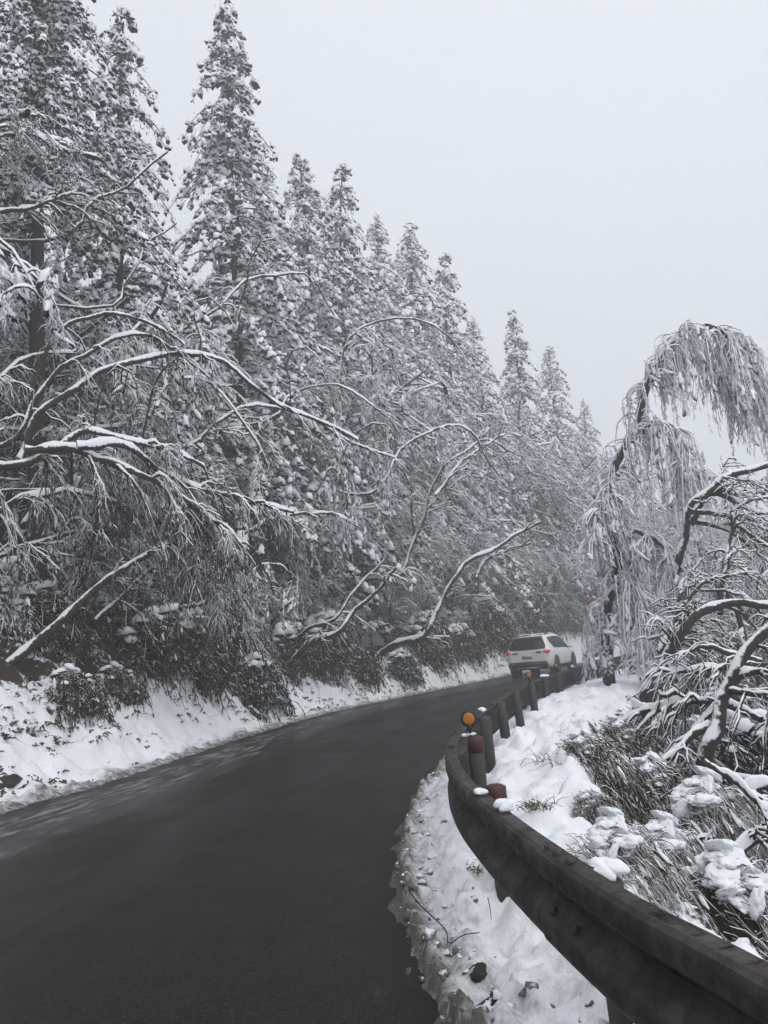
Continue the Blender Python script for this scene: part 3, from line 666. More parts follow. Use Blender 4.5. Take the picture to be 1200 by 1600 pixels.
bare('twiggy_bush', 'dense dark twiggy bush drooping under snow above the largest fern clump', [
    pix([(130, 900), (160, 780), (220, 745), (280, 770), (330, 850)], 13.6, 13.8),
    pix([(150, 900), (180, 800), (250, 790), (320, 860), (350, 940)], 13.8, 14.2),
    pix([(100, 900), (110, 780), (170, 735), (250, 740), (300, 800)], 13.4, 13.6)], 0.03, cat='bush', n1=34, L1=(0.6, 1.3), n2=18, L2=(0.2, 0.5), droop=(0.5, 1.5), snow=0.02, leaf=3, leafL=(0.04, 0.1), leafw=(0.006, 0.012), leafmat=M_DRY, bias=-0.05)
bare('slanting_tree', 'slender bare tree slanting to upper right below the tall spire', [
    pix([(95, 375), (150, 320), (200, 268), (260, 225)], 13, 14.5), pix([(0, 332), (60, 322), (105, 305), (120, 300)], 12.5, 13)], [0.05, 0.04], n1=9, L1=(0.5, 1.2), snow=0.05)
bare('slanting_tree', 'thin dark bare tree slanting steeply beside the leafy hillside', [
    pix([(145, 480), (175, 430), (210, 380), (275, 335)], 13.5, 15), pix([(370, 520), (380, 460), (395, 400), (410, 370)], 17, 17)], [0.04, 0.035], n1=8, L1=(0.5, 1.0), snow=0.03)
bare('slanting_tree', 'bare forked tree leaning right above the road beyond the triangular sign', [
    pix([(660, 990), (690, 940), (730, 885), (790, 840), (850, 815)], 25, 26.5), pix([(745, 925), (755, 880), (790, 860), (830, 850)], 26, 27), pix([(680, 775), (720, 725), (760, 695), (790, 680)], 25.5, 27)], [0.11, 0.07, 0.06], n1=9, L1=(0.6, 1.3), n2=7, L2=(0.2, 0.5), droop=(0.0, 0.4), lift=0.3, snow=0.06)
bare('leaning_tree', 'pale bare trunk leaning right out of the dark thicket beside the sign', [
    pix([(525, 992), (550, 960), (580, 930), (620, 890)], 21, 21.5)], [0.10], n1=6, L1=(0.6, 1.2), snow=0.05)
bare('leaning_tree', 'thinner pale trunk leaning right, just left of the other pale trunk', [
    pix([(520, 970), (545, 935), (565, 910), (600, 870)], 21.5, 22)], [0.06], n1=6, L1=(0.6, 1.2), snow=0.04)
bare('slanting_tree', 'bare tree with crossing snow-lined limbs in mid thicket', [
    pix([(300, 700), (345, 665), (390, 640), (470, 650), (540, 685), (610, 700)], 17, 19), pix([(390, 830), (440, 808), (500, 802), (545, 815)], 18, 19), pix([(280, 690), (330, 680), (380, 672), (430, 700)], 18, 19)], [0.05, 0.04, 0.035], n1=8, L1=(0.5, 1.1), snow=0.055)
bare('arching_tree', 'fine branched pale tree arching toward the road in the hazy middle', [
    pix([(640, 900), (660, 800), (690, 740), (735, 700), (780, 690), (810, 715)], 27, 27), pix([(650, 850), (640, 760), (600, 700), (560, 690)], 27, 26), pix([(655, 820), (690, 770), (730, 745), (775, 755)], 27, 28)], [0.08, 0.05, 0.05], n1=14, L1=(1.0, 2.0), n2=10, L2=(0.4, 0.9), droop=(0.5, 1.3), snow=0.05, leaf=3, bias=0.1)
bare('arching_tree', 'snowy tree with dome of fine drooping twigs left of the hazy middle', [
    pix([(520, 700), (530, 600), (560, 530), (620, 495), (690, 510), (730, 560)], 26, 26), pix([(525, 650), (500, 560), (450, 520), (400, 540)], 26, 25)], [0.08, 0.05], n1=16, L1=(1.0, 2.0), n2=10, L2=(0.4, 0.9), droop=(0.7, 1.5), snow=0.04, leaf=4, bias=0.15)

for Y0, Y1, rr_, pts, lb in [
    (20, 22, 0.05, [(400, 660), (440, 620), (490, 598), (560, 610), (620, 650)], 'thin snow-lined limb arching right above the bent-double sapling'),
    (15, 16, 0.045, [(200, 660), (240, 610), (300, 598), (360, 640), (410, 720)], 'snow-lined limb curving down right of the two long arching limbs'),
    (12.3, 15, 0.05, [(-20, 880), (60, 855), (140, 838), (230, 836), (310, 856)], 'nearly level snow-lined limb above the leaning trunk at left'),
    (18, 20, 0.05, [(320, 500), (370, 450), (430, 428), (490, 440), (540, 485)], 'snow-lined limb arching below the paired conifer tops'),
    (24, 26, 0.06, [(600, 760), (640, 700), (690, 672), (740, 690), (780, 740)], 'fine snow-lined limb arching in the hazy middle of the slope'),
    (13, 14, 0.04, [(-10, 610), (40, 560), (90, 545), (140, 560), (190, 600)], 'thin snow-lined limb arching behind the left edge bough'),
    (12.5, 14, 0.05, [(0, 790), (70, 765), (150, 770), (230, 800), (290, 850)], 'drooping snow-lined limb crossing the dark twiggy bush')]:
    bare('arching_limb_tree', lb, [pix(pts, Y0, Y1)], [rr_], n1=16, L1=(0.5, 1.2 if Y0 < 28 else 0.9), n2=9, L2=(0.2, 0.5), droop=(0.5, 1.4), snow=0.055, leaf=2, bias=0.06)

# ---- trees bowed right over, hung with rime
def strands(mb, roots, lens, sway=0.1, nf=16, L=(0.05, 0.13), wd=(0.006, 0.012), bias=0.25, step=7, drift=None):
    roots = np.asarray(roots, float); n = len(roots); s = np.linspace(0, 1, step)
    off = rng.normal(size=(n, 3)) * [1, 1, 0] * sway
    if drift is not None: off = off + drift
    P = roots[:, None] + G * (np.asarray(lens)[:, None] * s)[..., None] + off[:, None] * (np.asarray(lens)[:, None] * s ** 0.8)[..., None]
    P = P + rng.normal(size=P.shape) * 0.02 * s[None, :, None]
    tubes(mb, P, rad(P, 0.012, 0.004), 4, 0.012, bias)
    leafage(mb, P, nf, L, wd, 0.4, bias, 0.0, 0.9, 0.9)
    return P
def weeper(name, label, limbs, r, hang, cat='tree', mat_=None, density=1.0, nf=16, padn=0.5, lensc=1.0, bias=0.25, group=None, side=0.35):
    """hang: list of (limb index, t0, t1, count, min length, max length)"""
    if name != 'weeping_tree': limbs = rooted(limbs)
    Ps = np.stack([limb(l, 28) for l in limbs]); base = Ps[0][0].copy(); Ps = Ps - base
    o = thing(name, label, cat, tuple(base), 0, group)
    rr = np.array(r); mt = MB(); tubes(mt, Ps, rr[:, None] * np.linspace(1, 0.3, 28)[None], 8, 0.03, 0.0); mt.build('trunk', M_BARK, o)
    mc = MB()
    for li, t0, t1, cnt, l0, l1 in hang:
        cnt = int(cnt * density); nc = max(2, cnt // 3); cid = rng.integers(0, nc, cnt); tcl = t0 + (t1 - t0) * rng.random(nc); tt = np.clip(tcl[cid] + rng.normal(size=cnt) * 0.012, 0, 1)[None]; dcl = rng.normal(size=(nc, 3)) * [1, 1, 0.25]; lcl = l0 + (l1 - l0) * rng.random(nc)
        p, T = sample(Ps[li][None], tt); p = p[0]; T = T[0]
        d = unit(dcl[cid] + rng.normal(size=(cnt, 3)) * [0.35, 0.35, 0.15] + T * 0.4); Ls = side * ((0.3 + 1.0 * rng.random(nc))[cid] + 0.3 * rng.random(cnt)) * min(1.0, l1)
        s = np.linspace(0, 1, 5)
        B = p[:, None] + d[:, None] * (Ls[:, None] * s)[..., None] + np.array([0, 0, 1.0]) * (Ls[:, None] * (0.35 * s - 0.75 * s ** 2))[..., None]
        tubes(mc, B, rad(B, 0.014, 0.008), 4, 0.02, bias * 0.4)
        ln = lcl[cid] * (0.45 + 0.6 * rng.random(cnt)) * lensc
        Q = strands(mc, B[:, -1], ln, 0.09, nf, bias=bias, drift=d * 0.10)
        k = int(cnt * padn)
        if k:
            j = rng.integers(0, cnt, k); tq = rng.random((k, 1)); pp, TT = sample(Q[j], tq); z = 0.5 + 0.8 * rng.random(k)
            pads(mc, pp[:, 0], TT[:, 0] + rng.normal(size=(k, 3)) * 0.25, 0.13 * z, 0.032 * z, 0.032 * z, 2, 0.4, 0.5, 0.12)
    mc.build('crown', mat_ or M_RIME, o)
    return o
weeper('weeping_tree', 'tall frosted tree bowed right over like a hook beside the guardrail', [
    pix([(955, 1085), (945, 1010), (950, 920), (968, 820), (975, 720), (1000, 630), (1035, 560), (1085, 524), (1130, 530), (1165, 570), (1180, 620)], 15.2, 14.6),
    pix([(975, 730), (958, 755), (940, 795), (928, 850)], 15.0, 14.6),
    pix([(965, 850), (990, 830), (1030, 850), (1050, 900)], 15.1, 14.4),
    pix([(985, 690), (1020, 660), (1060, 680), (1080, 740)], 14.9, 14.2),
    pix([(950, 930), (975, 900), (1000, 930), (1020, 990)], 15.1, 14.5),
    pix([(972, 790), (950, 840), (945, 890), (942, 930)], 15.0, 15.4)],
    [0.13, 0.05, 0.05, 0.06, 0.05, 0.04],
    [(0, 0.60, 0.80, 34, 0.5, 1.5), (0, 0.78, 0.93, 55, 0.7, 2.4), (0, 0.90, 1.0, 46, 0.4, 1.3), (0, 0.35, 0.6, 36, 0.4, 1.3), (1, 0.1, 1.0, 22, 0.3, 0.9), (2, 0.2, 1, 30, 0.4, 1.2), (3, 0.1, 1, 46, 0.7, 2.3), (4, 0.2, 1, 36, 0.5, 1.5), (5, 0.1, 1, 12, 0.3, 0.7), (0, 0.12, 0.4, 34, 0.3, 1.0)],
    nf=18, padn=0.6, bias=0.4, density=3.4)
weeper('bowed_sapling', 'snow-clotted sapling bent double in the thicket left of the sign', [
    pix([(545, 800), (540, 720), (560, 670), (595, 660), (612, 690), (615, 740)], 22, 21.5),
    pix([(545, 760), (520, 730), (500, 760), (490, 800)], 22, 21.7)], [0.05, 0.03],
    [(0, 0.3, 1.0, 70, 0.5, 3.0), (1, 0.2, 1, 24, 0.4, 1.4)], mat_=M_NEEDLE, nf=50, padn=2.4, bias=0.22)
weeper('bowed_sapling', 'snow-clotted evergreen bough hanging in at the left edge', [
    pix([(-60, 400), (-20, 380), (20, 390), (60, 430), (75, 470)], 8.5, 8.3), pix([(-60, 420), (-20, 420), (20, 440), (40, 480)], 8.6, 8.4)], [0.05, 0.03],
    [(0, 0.2, 1.0, 60, 0.2, 0.8), (1, 0.1, 1, 40, 0.2, 0.6)], mat_=M_NEEDLE, nf=50, padn=2.2, bias=0.34, cat='bough')
weeper('bowed_sapling', 'small bent sapling with a rounded snow cap in the upper left thicket', [
    pix([(300, 560), (305, 480), (325, 450), (345, 470), (350, 500)], 16, 15.8)], [0.04], [(0, 0.3, 1.0, 26, 0.25, 0.8)], mat_=M_NEEDLE, nf=40, padn=2.0, bias=0.12)
weeper('bowed_sapling', 'snow-capped bent bough left of the middle of the thicket', [
    pix([(440, 640), (450, 570), (475, 545), (500, 555), (510, 580)], 20, 19.6)], [0.05], [(0, 0.3, 1.0, 26, 0.2, 0.7)], mat_=M_NEEDLE, nf=40, padn=2.5, bias=0.12)
weeper('bowed_sapling', 'frosted bent bush hanging above the bulge of the bank', [
    pix([(330, 930), (350, 860), (385, 850), (415, 890), (430, 930)], 16.5, 17), pix([(380, 960), (400, 890), (440, 880), (470, 930)], 18, 18.5)], [0.05, 0.04], [(0, 0.3, 1.0, 40, 0.3, 1.1), (1, 0.3, 1, 30, 0.3, 1.0)], mat_=M_LEAF, nf=44, padn=1.2, bias=0.05)
weeper('bowed_sapling', 'bent twiggy shrub hung with snow below the two arching limbs', [
    pix([(130, 760), (150, 640), (180, 580), (205, 590), (220, 640)], 13.2, 13), pix([(200, 760), (240, 620), (270, 560), (300, 590), (320, 660)], 14.2, 14)], [0.03, 0.03], [(0, 0.3, 1.0, 26, 0.3, 1.0), (1, 0.3, 1, 30, 0.3, 1.1)], mat_=M_LEAF, nf=36, padn=1.0, bias=0.0)

# ---- bare trees beyond the guardrail
bare('leaning_tree', 'thick dark trunk with clotted snow leaning in from the right edge', [
    pix([(1085, 1225), (1105, 1165), (1130, 1100), (1165, 1035), (1215, 965), (1260, 900)], 7.2, 7.0),
    pix([(1110, 1135), (1080, 1150), (1055, 1180), (1030, 1195)], 7.2, 7.1),
    pix([(1150, 1060), (1180, 1050), (1230, 1060)], 7.1, 6.9),
    pix([(1140, 1080), (1180, 1085), (1220, 1100)], 7.1, 6.7)], [0.085, 0.04, 0.035, 0.03], n1=9, L1=(0.25, 0.7), n2=7, L2=(0.1, 0.35), droop=(0.2, 1.2), snow=0.03, bias=-0.1)
bare('arching_tree', 'mossy limb arching to the right edge above the thick leaning trunk', [
    pix([(1030, 1045), (1060, 995), (1095, 955), (1140, 938), (1180, 940), (1240, 955)], 10.5, 10.0),
    pix([(1030, 1020), (1060, 960), (1090, 920), (1120, 905)], 11, 11),
    pix([(1125, 960), (1130, 900), (1138, 850), (1150, 800)], 11.5, 11.8)], [0.10, 0.05, 0.045], n1=14, L1=(0.5, 1.1), n2=9, L2=(0.2, 0.5), droop=(0.1, 0.9), snow=0.035, bias=-0.08)
bare('arching_tree', 'bare limbs fanning right from behind the weeping tree at skyline height', [
    pix([(1062, 1080), (1068, 930), (1085, 800), (1120, 760), (1170, 738), (1230, 715)], 13, 12.5),
    pix([(1080, 820), (1110, 775), (1160, 790), (1215, 830)], 13, 12.5),
    pix([(1080, 800), (1130, 805), (1180, 840), (1230, 880)], 13, 12.2),
    pix([(1080, 815), (1140, 830), (1180, 865), (1220, 900)], 13.2, 13)], [0.10, 0.05, 0.045, 0.04], n1=12, L1=(0.6, 1.3), n2=8, L2=(0.2, 0.6), droop=(0.1, 0.7), snow=0.05)
bare('fallen_branch', 'thin snow-lined branch reaching left from the right edge toward the weeping tree', [
    pix([(1200, 1040), (1150, 1042), (1095, 1045), (1045, 1052)], 9, 9.2), pix([(1190, 1035), (1140, 1020), (1110, 1010), (1075, 1022), (1045, 1045)], 9.1, 9.3)], [0.035, 0.035], cat='branch', n1=8, L1=(0.2, 0.6), snow=0.05)
bare('fallen_branch', 'snow-covered branch slanting up at lower right just above the guardrail', [
    pix([(1085, 1450), (1105, 1405), (1135, 1360), (1165, 1325), (1215, 1295), (1260, 1280)], 4.6, 4.5)], [0.035], cat='branch', n1=7, L1=(0.2, 0.5), n2=5, L2=(0.06, 0.2), snow=0.04, bias=0.05)
bare('fallen_branch', 'snow-lined branch sloping down right below the thick leaning trunk', [
    pix([(1100, 1190), (1140, 1215), (1180, 1250), (1220, 1290)], 6.2, 5.8), pix([(1220, 1225), (1180, 1235), (1140, 1255), (1100, 1270)], 6.2, 6.4)], [0.03, 0.03], cat='branch', n1=8, L1=(0.2, 0.6), snow=0.05)
bare('fallen_branch', 'snow-covered bough lying across from the weeping tree foot to the leaning trunk', [
    pix([(1190, 1125), (1150, 1105), (1115, 1098), (1080, 1100), (1030, 1112), (985, 1108)], 7.6, 9.0)], [0.032], cat='branch', n1=12, L1=(0.3, 0.8), snow=0.09, droop=(0.4, 1.2))
# clumps on the drop beyond the verge
for px, py, v, s, lb in [
    (912, 1185, 5, 0.75, 'dark grass clump standing in for a shaded opening at the verge edge below the weeping tree'),  # dark clump put where the snow overhang leaves a shaded opening
    (975, 1165, 5, 1.1, 'dark brown clump hanging over the drop right of the verge'),
    (965, 1345, 4, 0.55, 'snow-topped clump of hanging grass behind the near guardrail'),
    (1045, 1350, 4, 0.65, 'snow-topped clump with long hanging straw behind the near guardrail'),
    (925, 1262, 5, 0.45, 'small dark clump standing in for a shaded opening in the snowy verge'),  # dark growth in place of the shade beneath a snow overhang
    (1020, 1240, 5, 1.0, 'brown stalky clump in the ravine below the thick leaning trunk'),
    (1110, 1280, 4, 0.8, 'snow-flecked straw clump below the sloping branch'),
    (1180, 1200, 3, 1.0, 'dark leafy clump at the right edge under the leaning trunk'),
    (1150, 1420, 4, 0.7, 'frosted straw clump behind the guardrail at lower right'),
    (1090, 1160, 5, 1.1, 'brown hanging growth left of the thick leaning trunk'),
    (1040, 1100, 3, 1.2, 'snowy growth under the lying bough'),
    (1130, 1060, 1, 1.6, 'brown frosted growth behind the thin reaching branches')]:
    mnd(px, py, v, s, lb, None, 'clumps on the drop beyond the guardrail', 'grass_clump', 0.42)

# ---------------------------------------------------------------- guardrail
RS = np.r_[0, np.cumsum(np.linalg.norm(np.diff(RAIL, axis=0), axis=1))]
def s_at(Y): return float(np.interp(Y, RAIL[:, 1], RS))
def rp(s):
    p_ = np.array([np.interp(s, RS, RAIL[:, k]) for k in range(2)]); n_ = np.array([np.interp(s, RS, RN[:, k]) for k in range(2)])
    return p_, n_ / np.linalg.norm(n_)
groot = np.array([0.34, 4.6, 0.2])
grail = thing('guardrail', 'dark weathered steel guardrail curving along the right side of the road', 'guardrail', tuple(groot))
PR = [(0.000, .304), (.010, .312), (.060, .312), (.078, .300), (.083, .286), (.083, .240), (.078, .226), (.022, .178), (.012, .166), (.012, .144), (.022, .132), (.078, .084), (.083, .070), (.083, .024), (.078, .010), (.060, -.002), (.010, -.002), (0, .006)]
PRF = np.array(PR); back = PRF[::-1] - [0.006, 0]; LOOP = np.vstack([PRF, back]); nl = len(LOOP)
J0 = s_at(2.72); ZR = 0.43
joints = [J0 + 4.0 * k for k in range(-2, 11)]
for k in range(len(joints) - 1):
    s0, s1 = joints[k] - 0.14, joints[k + 1] + 0.14; m = 48; ss = np.linspace(s0, s1, m); off = 0.008 * (k % 2)
    pts = [rp(q_) for q_ in ss]; C = np.array([a for a, b in pts]); Nn = np.array([b for a, b in pts])
    wob = 0.012 * np.sin(ss * 0.9) * 0.5
    V = np.zeros((m, nl, 3)); V[..., :2] = C[:, None] - Nn[:, None] * (LOOP[None, :, 0:1] + off + wob[:, None, None] * 0.3); V[..., 2] = ZR + LOOP[None, :, 1] + wob[:, None]
    V -= groot; i0 = (np.arange(m - 1) * nl)[:, None]; kk_ = np.arange(nl)[None]
    qd = np.stack([i0 + kk_, i0 + (kk_ + 1) % nl, i0 + nl + (kk_ + 1) % nl, i0 + nl + kk_], -1).reshape(-1, 4)
    mb = MB(); mb.add(V, qd); hk = np.arange(nl // 2 - 1); capA = np.stack([hk, hk + 1, nl - 2 - hk, nl - 1 - hk], 1); mb.add(V[0], capA[:, ::-1]); mb.add(V[-1], capA)
    ro = mb.build('rail_section', M_RAIL, grail); ro.data.set_sharp_from_angle(angle=math.radians(24))
def cyl(mb, c, ax, r0, r1, h, n=12, mat=0, attr_=0.0, dome=0.0):
    c = np.asarray(c, float); ax = unit(np.asarray(ax, float)); s_ = unit(np.cross(ax, [0.3, 0.1, 0.9] if abs(ax[2]) < 0.9 else [1.0, 0, 0])); u_ = np.cross(ax, s_)
    th = np.arange(n) * 2 * np.pi / n; ring = np.cos(th)[:, None] * s_ + np.sin(th)[:, None] * u_
    V = [c + ring * r0, c + ax * h + ring * r1]; F_ = [np.stack([np.arange(n), (np.arange(n) + 1) % n, n + (np.arange(n) + 1) % n, n + np.arange(n)], 1)]
    if dome: V.append(c + ax * (h + dome) + ring * r1 * 0.62); F_.append(F_[0] + n); top = np.arange(2 * n, 3 * n)[None]
    else: top = np.arange(n, 2 * n)[None]
    mb.add(np.vstack(V), F_ + [top, np.arange(n)[::-1][None]], attr_, mat)
mbm = MB(); cyl(mbm, (0, 0, 0), (0, 0, 1), 0.017, 0.013, 0.010, 8, dome=0.004); bolt_me = mbm.mesh('bolt', M_BOLT, False)
from mathutils import Vector
def bolt(s, dd, z, nd, nzv):
    p_, n_ = rp(s); v = Vector((-n_[0] * nd, -n_[1] * nd, nzv)).normalized()
    o = link('bolt', bolt_me, grail, Vector((p_[0] - n_[0] * dd, p_[1] - n_[1] * dd, ZR + z)) - Vector(groot)); o.rotation_mode = 'QUATERNION'; o.rotation_quaternion = v.to_track_quat('Z', 'Y')
for j in joints[1:6]:
    for ds in (-0.09, 0.02, 0.10): bolt(j + ds, 0.050, 0.311, 0.35, 0.93)
    for ds in (-0.10, 0.09):
        bolt(j + ds, 0.058, 0.205, 0.65, -0.75); bolt(j + ds, 0.058, 0.106, 0.65, 0.75); bolt(j + ds, 0.056, 0.002, 0.3, -0.95)
postY = [1.1, 2.78, 4.35, 5.7, 7.35, 8.95, 10.5, 12.0, 13.5, 15.0, 16.6, 18.2, 19.9, 21.6, 23.4, 25.2, 27.0, 29]
mbm = MB(); cyl(mbm, (0, 0, -0.5), (0, 0, 1), 0.058, 0.058, 0.86, 16, dome=0.014); post_me = mbm.mesh('post', M_POST)
mbm = MB(); cyl(mbm, (0, 0, -0.5), (0, 0, 1), 0.058, 0.058, 0.70, 16, dome=0.014); post_lo = mbm.mesh('post', M_POST)
mbm = MB(); cyl(mbm, (0, 0, 0), (0, 0, 1), 0.0605, 0.0605, 0.10, 16, dome=0.012); sleeve_me = mbm.mesh('red_sleeve', M_RED)
posts = []
for k, Yp in enumerate(postY):
    s_ = s_at(Yp); p_, n_ = rp(s_); c = p_ + n_ * 0.135
    me_ = post_me if k != 1 else post_lo; zp = 0.305 if k == 2 else 0.42
    po = link('post', me_, grail, Vector((c[0], c[1], zp)) - Vector(groot)); posts.append((c, n_, po, s_))
    po.rotation_euler = (rng.normal() * 0.02, rng.normal() * 0.02, 0)
    mb = MB(); Vb = []
    T_ = np.array([-n_[1], n_[0]])
    for z in (0.50, 0.68):
        for dn, dt in ((-0.003, -0.05), (-0.003, 0.05), (0.085, 0.035), (0.085, -0.035)): q_ = p_ + n_ * dn + T_ * dt; Vb.append((q_[0], q_[1], z))
    mb.add(np.array(Vb) - groot, np.array([[0, 1, 2, 3], [7, 6, 5, 4], [0, 4, 5, 1], [1, 5, 6, 2], [2, 6, 7, 3], [3, 7, 4, 0]])); mb.build('bracket', M_POST, grail, False)
    bolt(s_, 0.012, 0.155, 1.0, 0.0)
    if k in (2, 3):
        link('red_sleeve', sleeve_me, po, (0, 0, 0.278))
def reflector(s, h, r=0.045, dn=0.11, z=0.80):
    p_, n_ = rp(s); c = np.array([p_[0] + n_[0] * dn, p_[1] + n_[1] * dn, z]); toward = unit(np.array([0 - c[0], -2.0 - c[1], 0.0]))
    o = link('reflector', None, grail, Vector(c) - Vector(groot))
    mb = MB(); cyl(mb, (0, 0, -0.03), (0, 0, 1), 0.013, 0.011, h - r + 0.03, 8); mb.build('stem', M_BLACK, o)
    mb = MB(); cyl(mb, np.array([0, 0, h]) - toward * 0.012, toward, r * 1.30, r * 1.30, 0.021, 24); cyl(mb, np.array([0, 0, h - r - 0.03]), (0, 0, 1), 0.022, 0.016, 0.03, 10); mb.build('rim', M_BLACK, o)
    mb = MB(); cyl(mb, np.array([0, 0, h]) + toward * 0.010, toward, r, r * 0.96, 0.006, 20, dome=0.003); mb.build('disc', M_AMBER, o)
for Yp, h in ((5.7, 0.135), (12.0, 0.13), (15.0, 0.13), (18.2, 0.13), (21.6, 0.13)): reflector(s_at(Yp), h, 0.045 if Yp < 7 else 0.036)

# ---------------------------------------------------------------- white car
def car():
    ang = math.radians(-27)
    o = thing('car', 'white hatchback sport utility car with lit red tail lamps driving away', 'car', (6.25, 32.3, 0.015), ang)
    #      y      w     zb    zs(sill)  zm    belt   wr    roof
    ST = [(-2.28, 0.70, 0.50, 0.56, 0.70, 0.94, 0.62, 0.99), (-2.25, 0.80, 0.42, 0.52, 0.70, 0.99, 0.70, 1.05), (-2.16, 0.885, 0.34, 0.46, 0.70, 1.03, 0.735, 1.20), (-2.04, 0.915, 0.30, 0.44, 0.70, 1.05, 0.70, 1.42), (-1.93, 0.925, 0.28, 0.42, 0.70, 1.05, 0.665, 1.575),
          (-1.6, 0.93, 0.25, 0.40, 0.70, 1.045, 0.65, 1.625), (-0.9, 0.93, 0.22, 0.38, 0.68, 1.03, 0.655, 1.665), (-0.1, 0.93, 0.22, 0.38, 0.68, 1.01, 0.655, 1.665), (0.45, 0.93, 0.22, 0.38, 0.68, 1.0, 0.64, 1.60),
          (0.9, 0.93, 0.22, 0.38, 0.68, 0.99, 0.69, 1.34), (1.3, 0.93, 0.22, 0.38, 0.68, 0.98, 0.77, 1.08), (1.5, 0.925, 0.22, 0.38, 0.68, 0.96, 0.76, 1.02), (1.9, 0.90, 0.24, 0.40, 0.66, 0.90, 0.72, 0.95), (2.2, 0.80, 0.30, 0.44, 0.62, 0.80, 0.62, 0.84), (2.32, 0.62, 0.40, 0.50, 0.60, 0.70, 0.5, 0.72)]
    ST = np.array(ST); ys = np.unique(np.concatenate([np.linspace(-2.28, -1.8, 14), np.linspace(-1.8, 2.32, 34)]))
    S = np.stack([np.interp(ys, ST[:, 0], ST[:, k]) for k in range(8)], 1)
    def half(r):
        y, w_, zb, zs, zm, be, wr, rf = r
        return [(w_ * 0.80, zb), (w_ * 0.95, zb + 0.04), (w_, zs), (w_, zm), (w_ * 0.99, be - 0.10), (w_ * 0.955, be), (wr + (w_ * 0.955 - wr) * 0.12, rf - (rf - be) * 0.20), (wr * 0.93, rf - 0.035), (wr * 0.75, rf), (wr * 0.35, rf + 0.012)]
    R = []
    for r in S:
        h = half(r); R.append([(x, r[0], z) for x, z in h] + [(-x, r[0], z) for x, z in h[::-1]])
    R = np.array(R); m, n = R.shape[:2]; i0 = (np.arange(m - 1) * n)[:, None]; k = np.arange(n)[None]
    mb = MB(); mb.add(R, np.stack([i0 + k, i0 + n + k, i0 + n + (k + 1) % n, i0 + (k + 1) % n], -1).reshape(-1, 4))
    mb.add(R[0], np.arange(n)[None]); mb.add(R[-1], np.arange(n)[::-1][None])
    body = mb.build('body', M_CARW, o)
    def row(y): return np.array([np.interp(y, ST[:, 0], ST[:, q_]) for q_ in range(8)])
    def sidept(y, t_, side, o_=0.012):
        r = row(y); w_, be, wr, rf = r[1], r[5], r[6], r[7]; a = np.array([w_ * 0.955, be]); b = np.array([wr + (w_ * 0.955 - wr) * 0.12, rf - (rf - be) * 0.20]); q_ = a + (b - a) * t_
        return np.array([side * (q_[0] + o_), y, q_[1] + o_ * 0.4])
    def patch(name, fn, nu_, nv_, m_, par):
        V = np.array([[fn(a, b) for b in np.linspace(0, 1, nv_)] for a in np.linspace(0, 1, nu_)]); ii = np.arange(nu_ * nv_).reshape(nu_, nv_)
        mb = MB(); mb.add(V, np.stack([ii[:-1, :-1], ii[1:, :-1], ii[1:, 1:], ii[:-1, 1:]], -1).reshape(-1, 4)); return mb.build(name, m_, par)
    for side in (1, -1):
        for nm, ya, yb in (('rear_side_window', -1.62, -1.02), ('rear_door_window', -0.98, -0.12), ('front_door_window', -0.06, 0.98)):
            def fn(a, b, ya=ya, yb=yb, side=side):
                y = ya + (yb - ya) * a; lo = 0.07 if y > -1.35 else 0.07 + 0.5 * (-1.35 - y) / 0.27; hi = 1.0 if y < 0.5 else 1.0 - 0.1 * (y - 0.5)
                return sidept(y, lo + (hi - lo) * b, side)
            patch(nm, fn, 10, 5, M_GLASS, o)
    def rear(a, b):
        z = 1.08 + 0.43 * b; y = np.interp(z, [1.05, 1.20, 1.42, 1.575], [-2.25, -2.16, -2.04, -1.93]) - 0.02; hw = np.interp(b, [0, 0.25, 1], [0.74, 0.76, 0.62]); x = (a * 2 - 1) * hw
        return (x, y - 0.035 * (1 - (x / 0.8) ** 2) + 0.05 * (x / 0.8) ** 4, z)
    patch('rear_window', rear, 14, 6, M_GLASS, o)
    def wind(a, b):
        y = 0.50 + 0.72 * (1 - b); r = row(y); x = (a * 2 - 1) * r[6] * 0.86; return (x, y + 0.02, r[7] + 0.014)
    patch('windscreen', wind, 10, 5, M_GLASS, o)
    def box(name, lo, hi, m_, par, bev=0.02):
        bm = bmesh.new(); bmesh.ops.create_cube(bm, size=1)
        for v in bm.verts: v.co = [(lo[q_] + hi[q_]) / 2 + v.co[q_] * (hi[q_] - lo[q_]) for q_ in range(3)]
        if bev: bmesh.ops.bevel(bm, geom=bm.edges[:], offset=bev, segments=2, affect='EDGES')
        me = bpy.data.meshes.new(name); bm.to_mesh(me); bm.free(); me.materials.append(m_)
        for f_ in me.polygons: f_.use_smooth = True
        return link(name, me, par)
    box('rear_spoiler', (-0.62, -2.10, 1.555), (0.62, -1.85, 1.60), M_CARW, o, 0.018)
    bp = box('rear_bumper', (-0.80, -2.335, 0.34), (0.80, -2.15, 0.60), M_CARD, o, 0.05)
    for sx_ in (-1, 1): box('bumper_reflector', (sx_ * 0.62 - 0.10, -2.343, 0.53), (sx_ * 0.62 + 0.10, -2.33, 0.56), M_LAMP2, bp, 0.004)
    box('skid_plate', (-0.45, -2.345, 0.30), (0.45, -2.2, 0.40), M_RIM, o, 0.02)
    box('number_plate', (-0.19, -2.325, 0.74), (0.19, -2.275, 0.86), M_PLATE, o, 0.005)
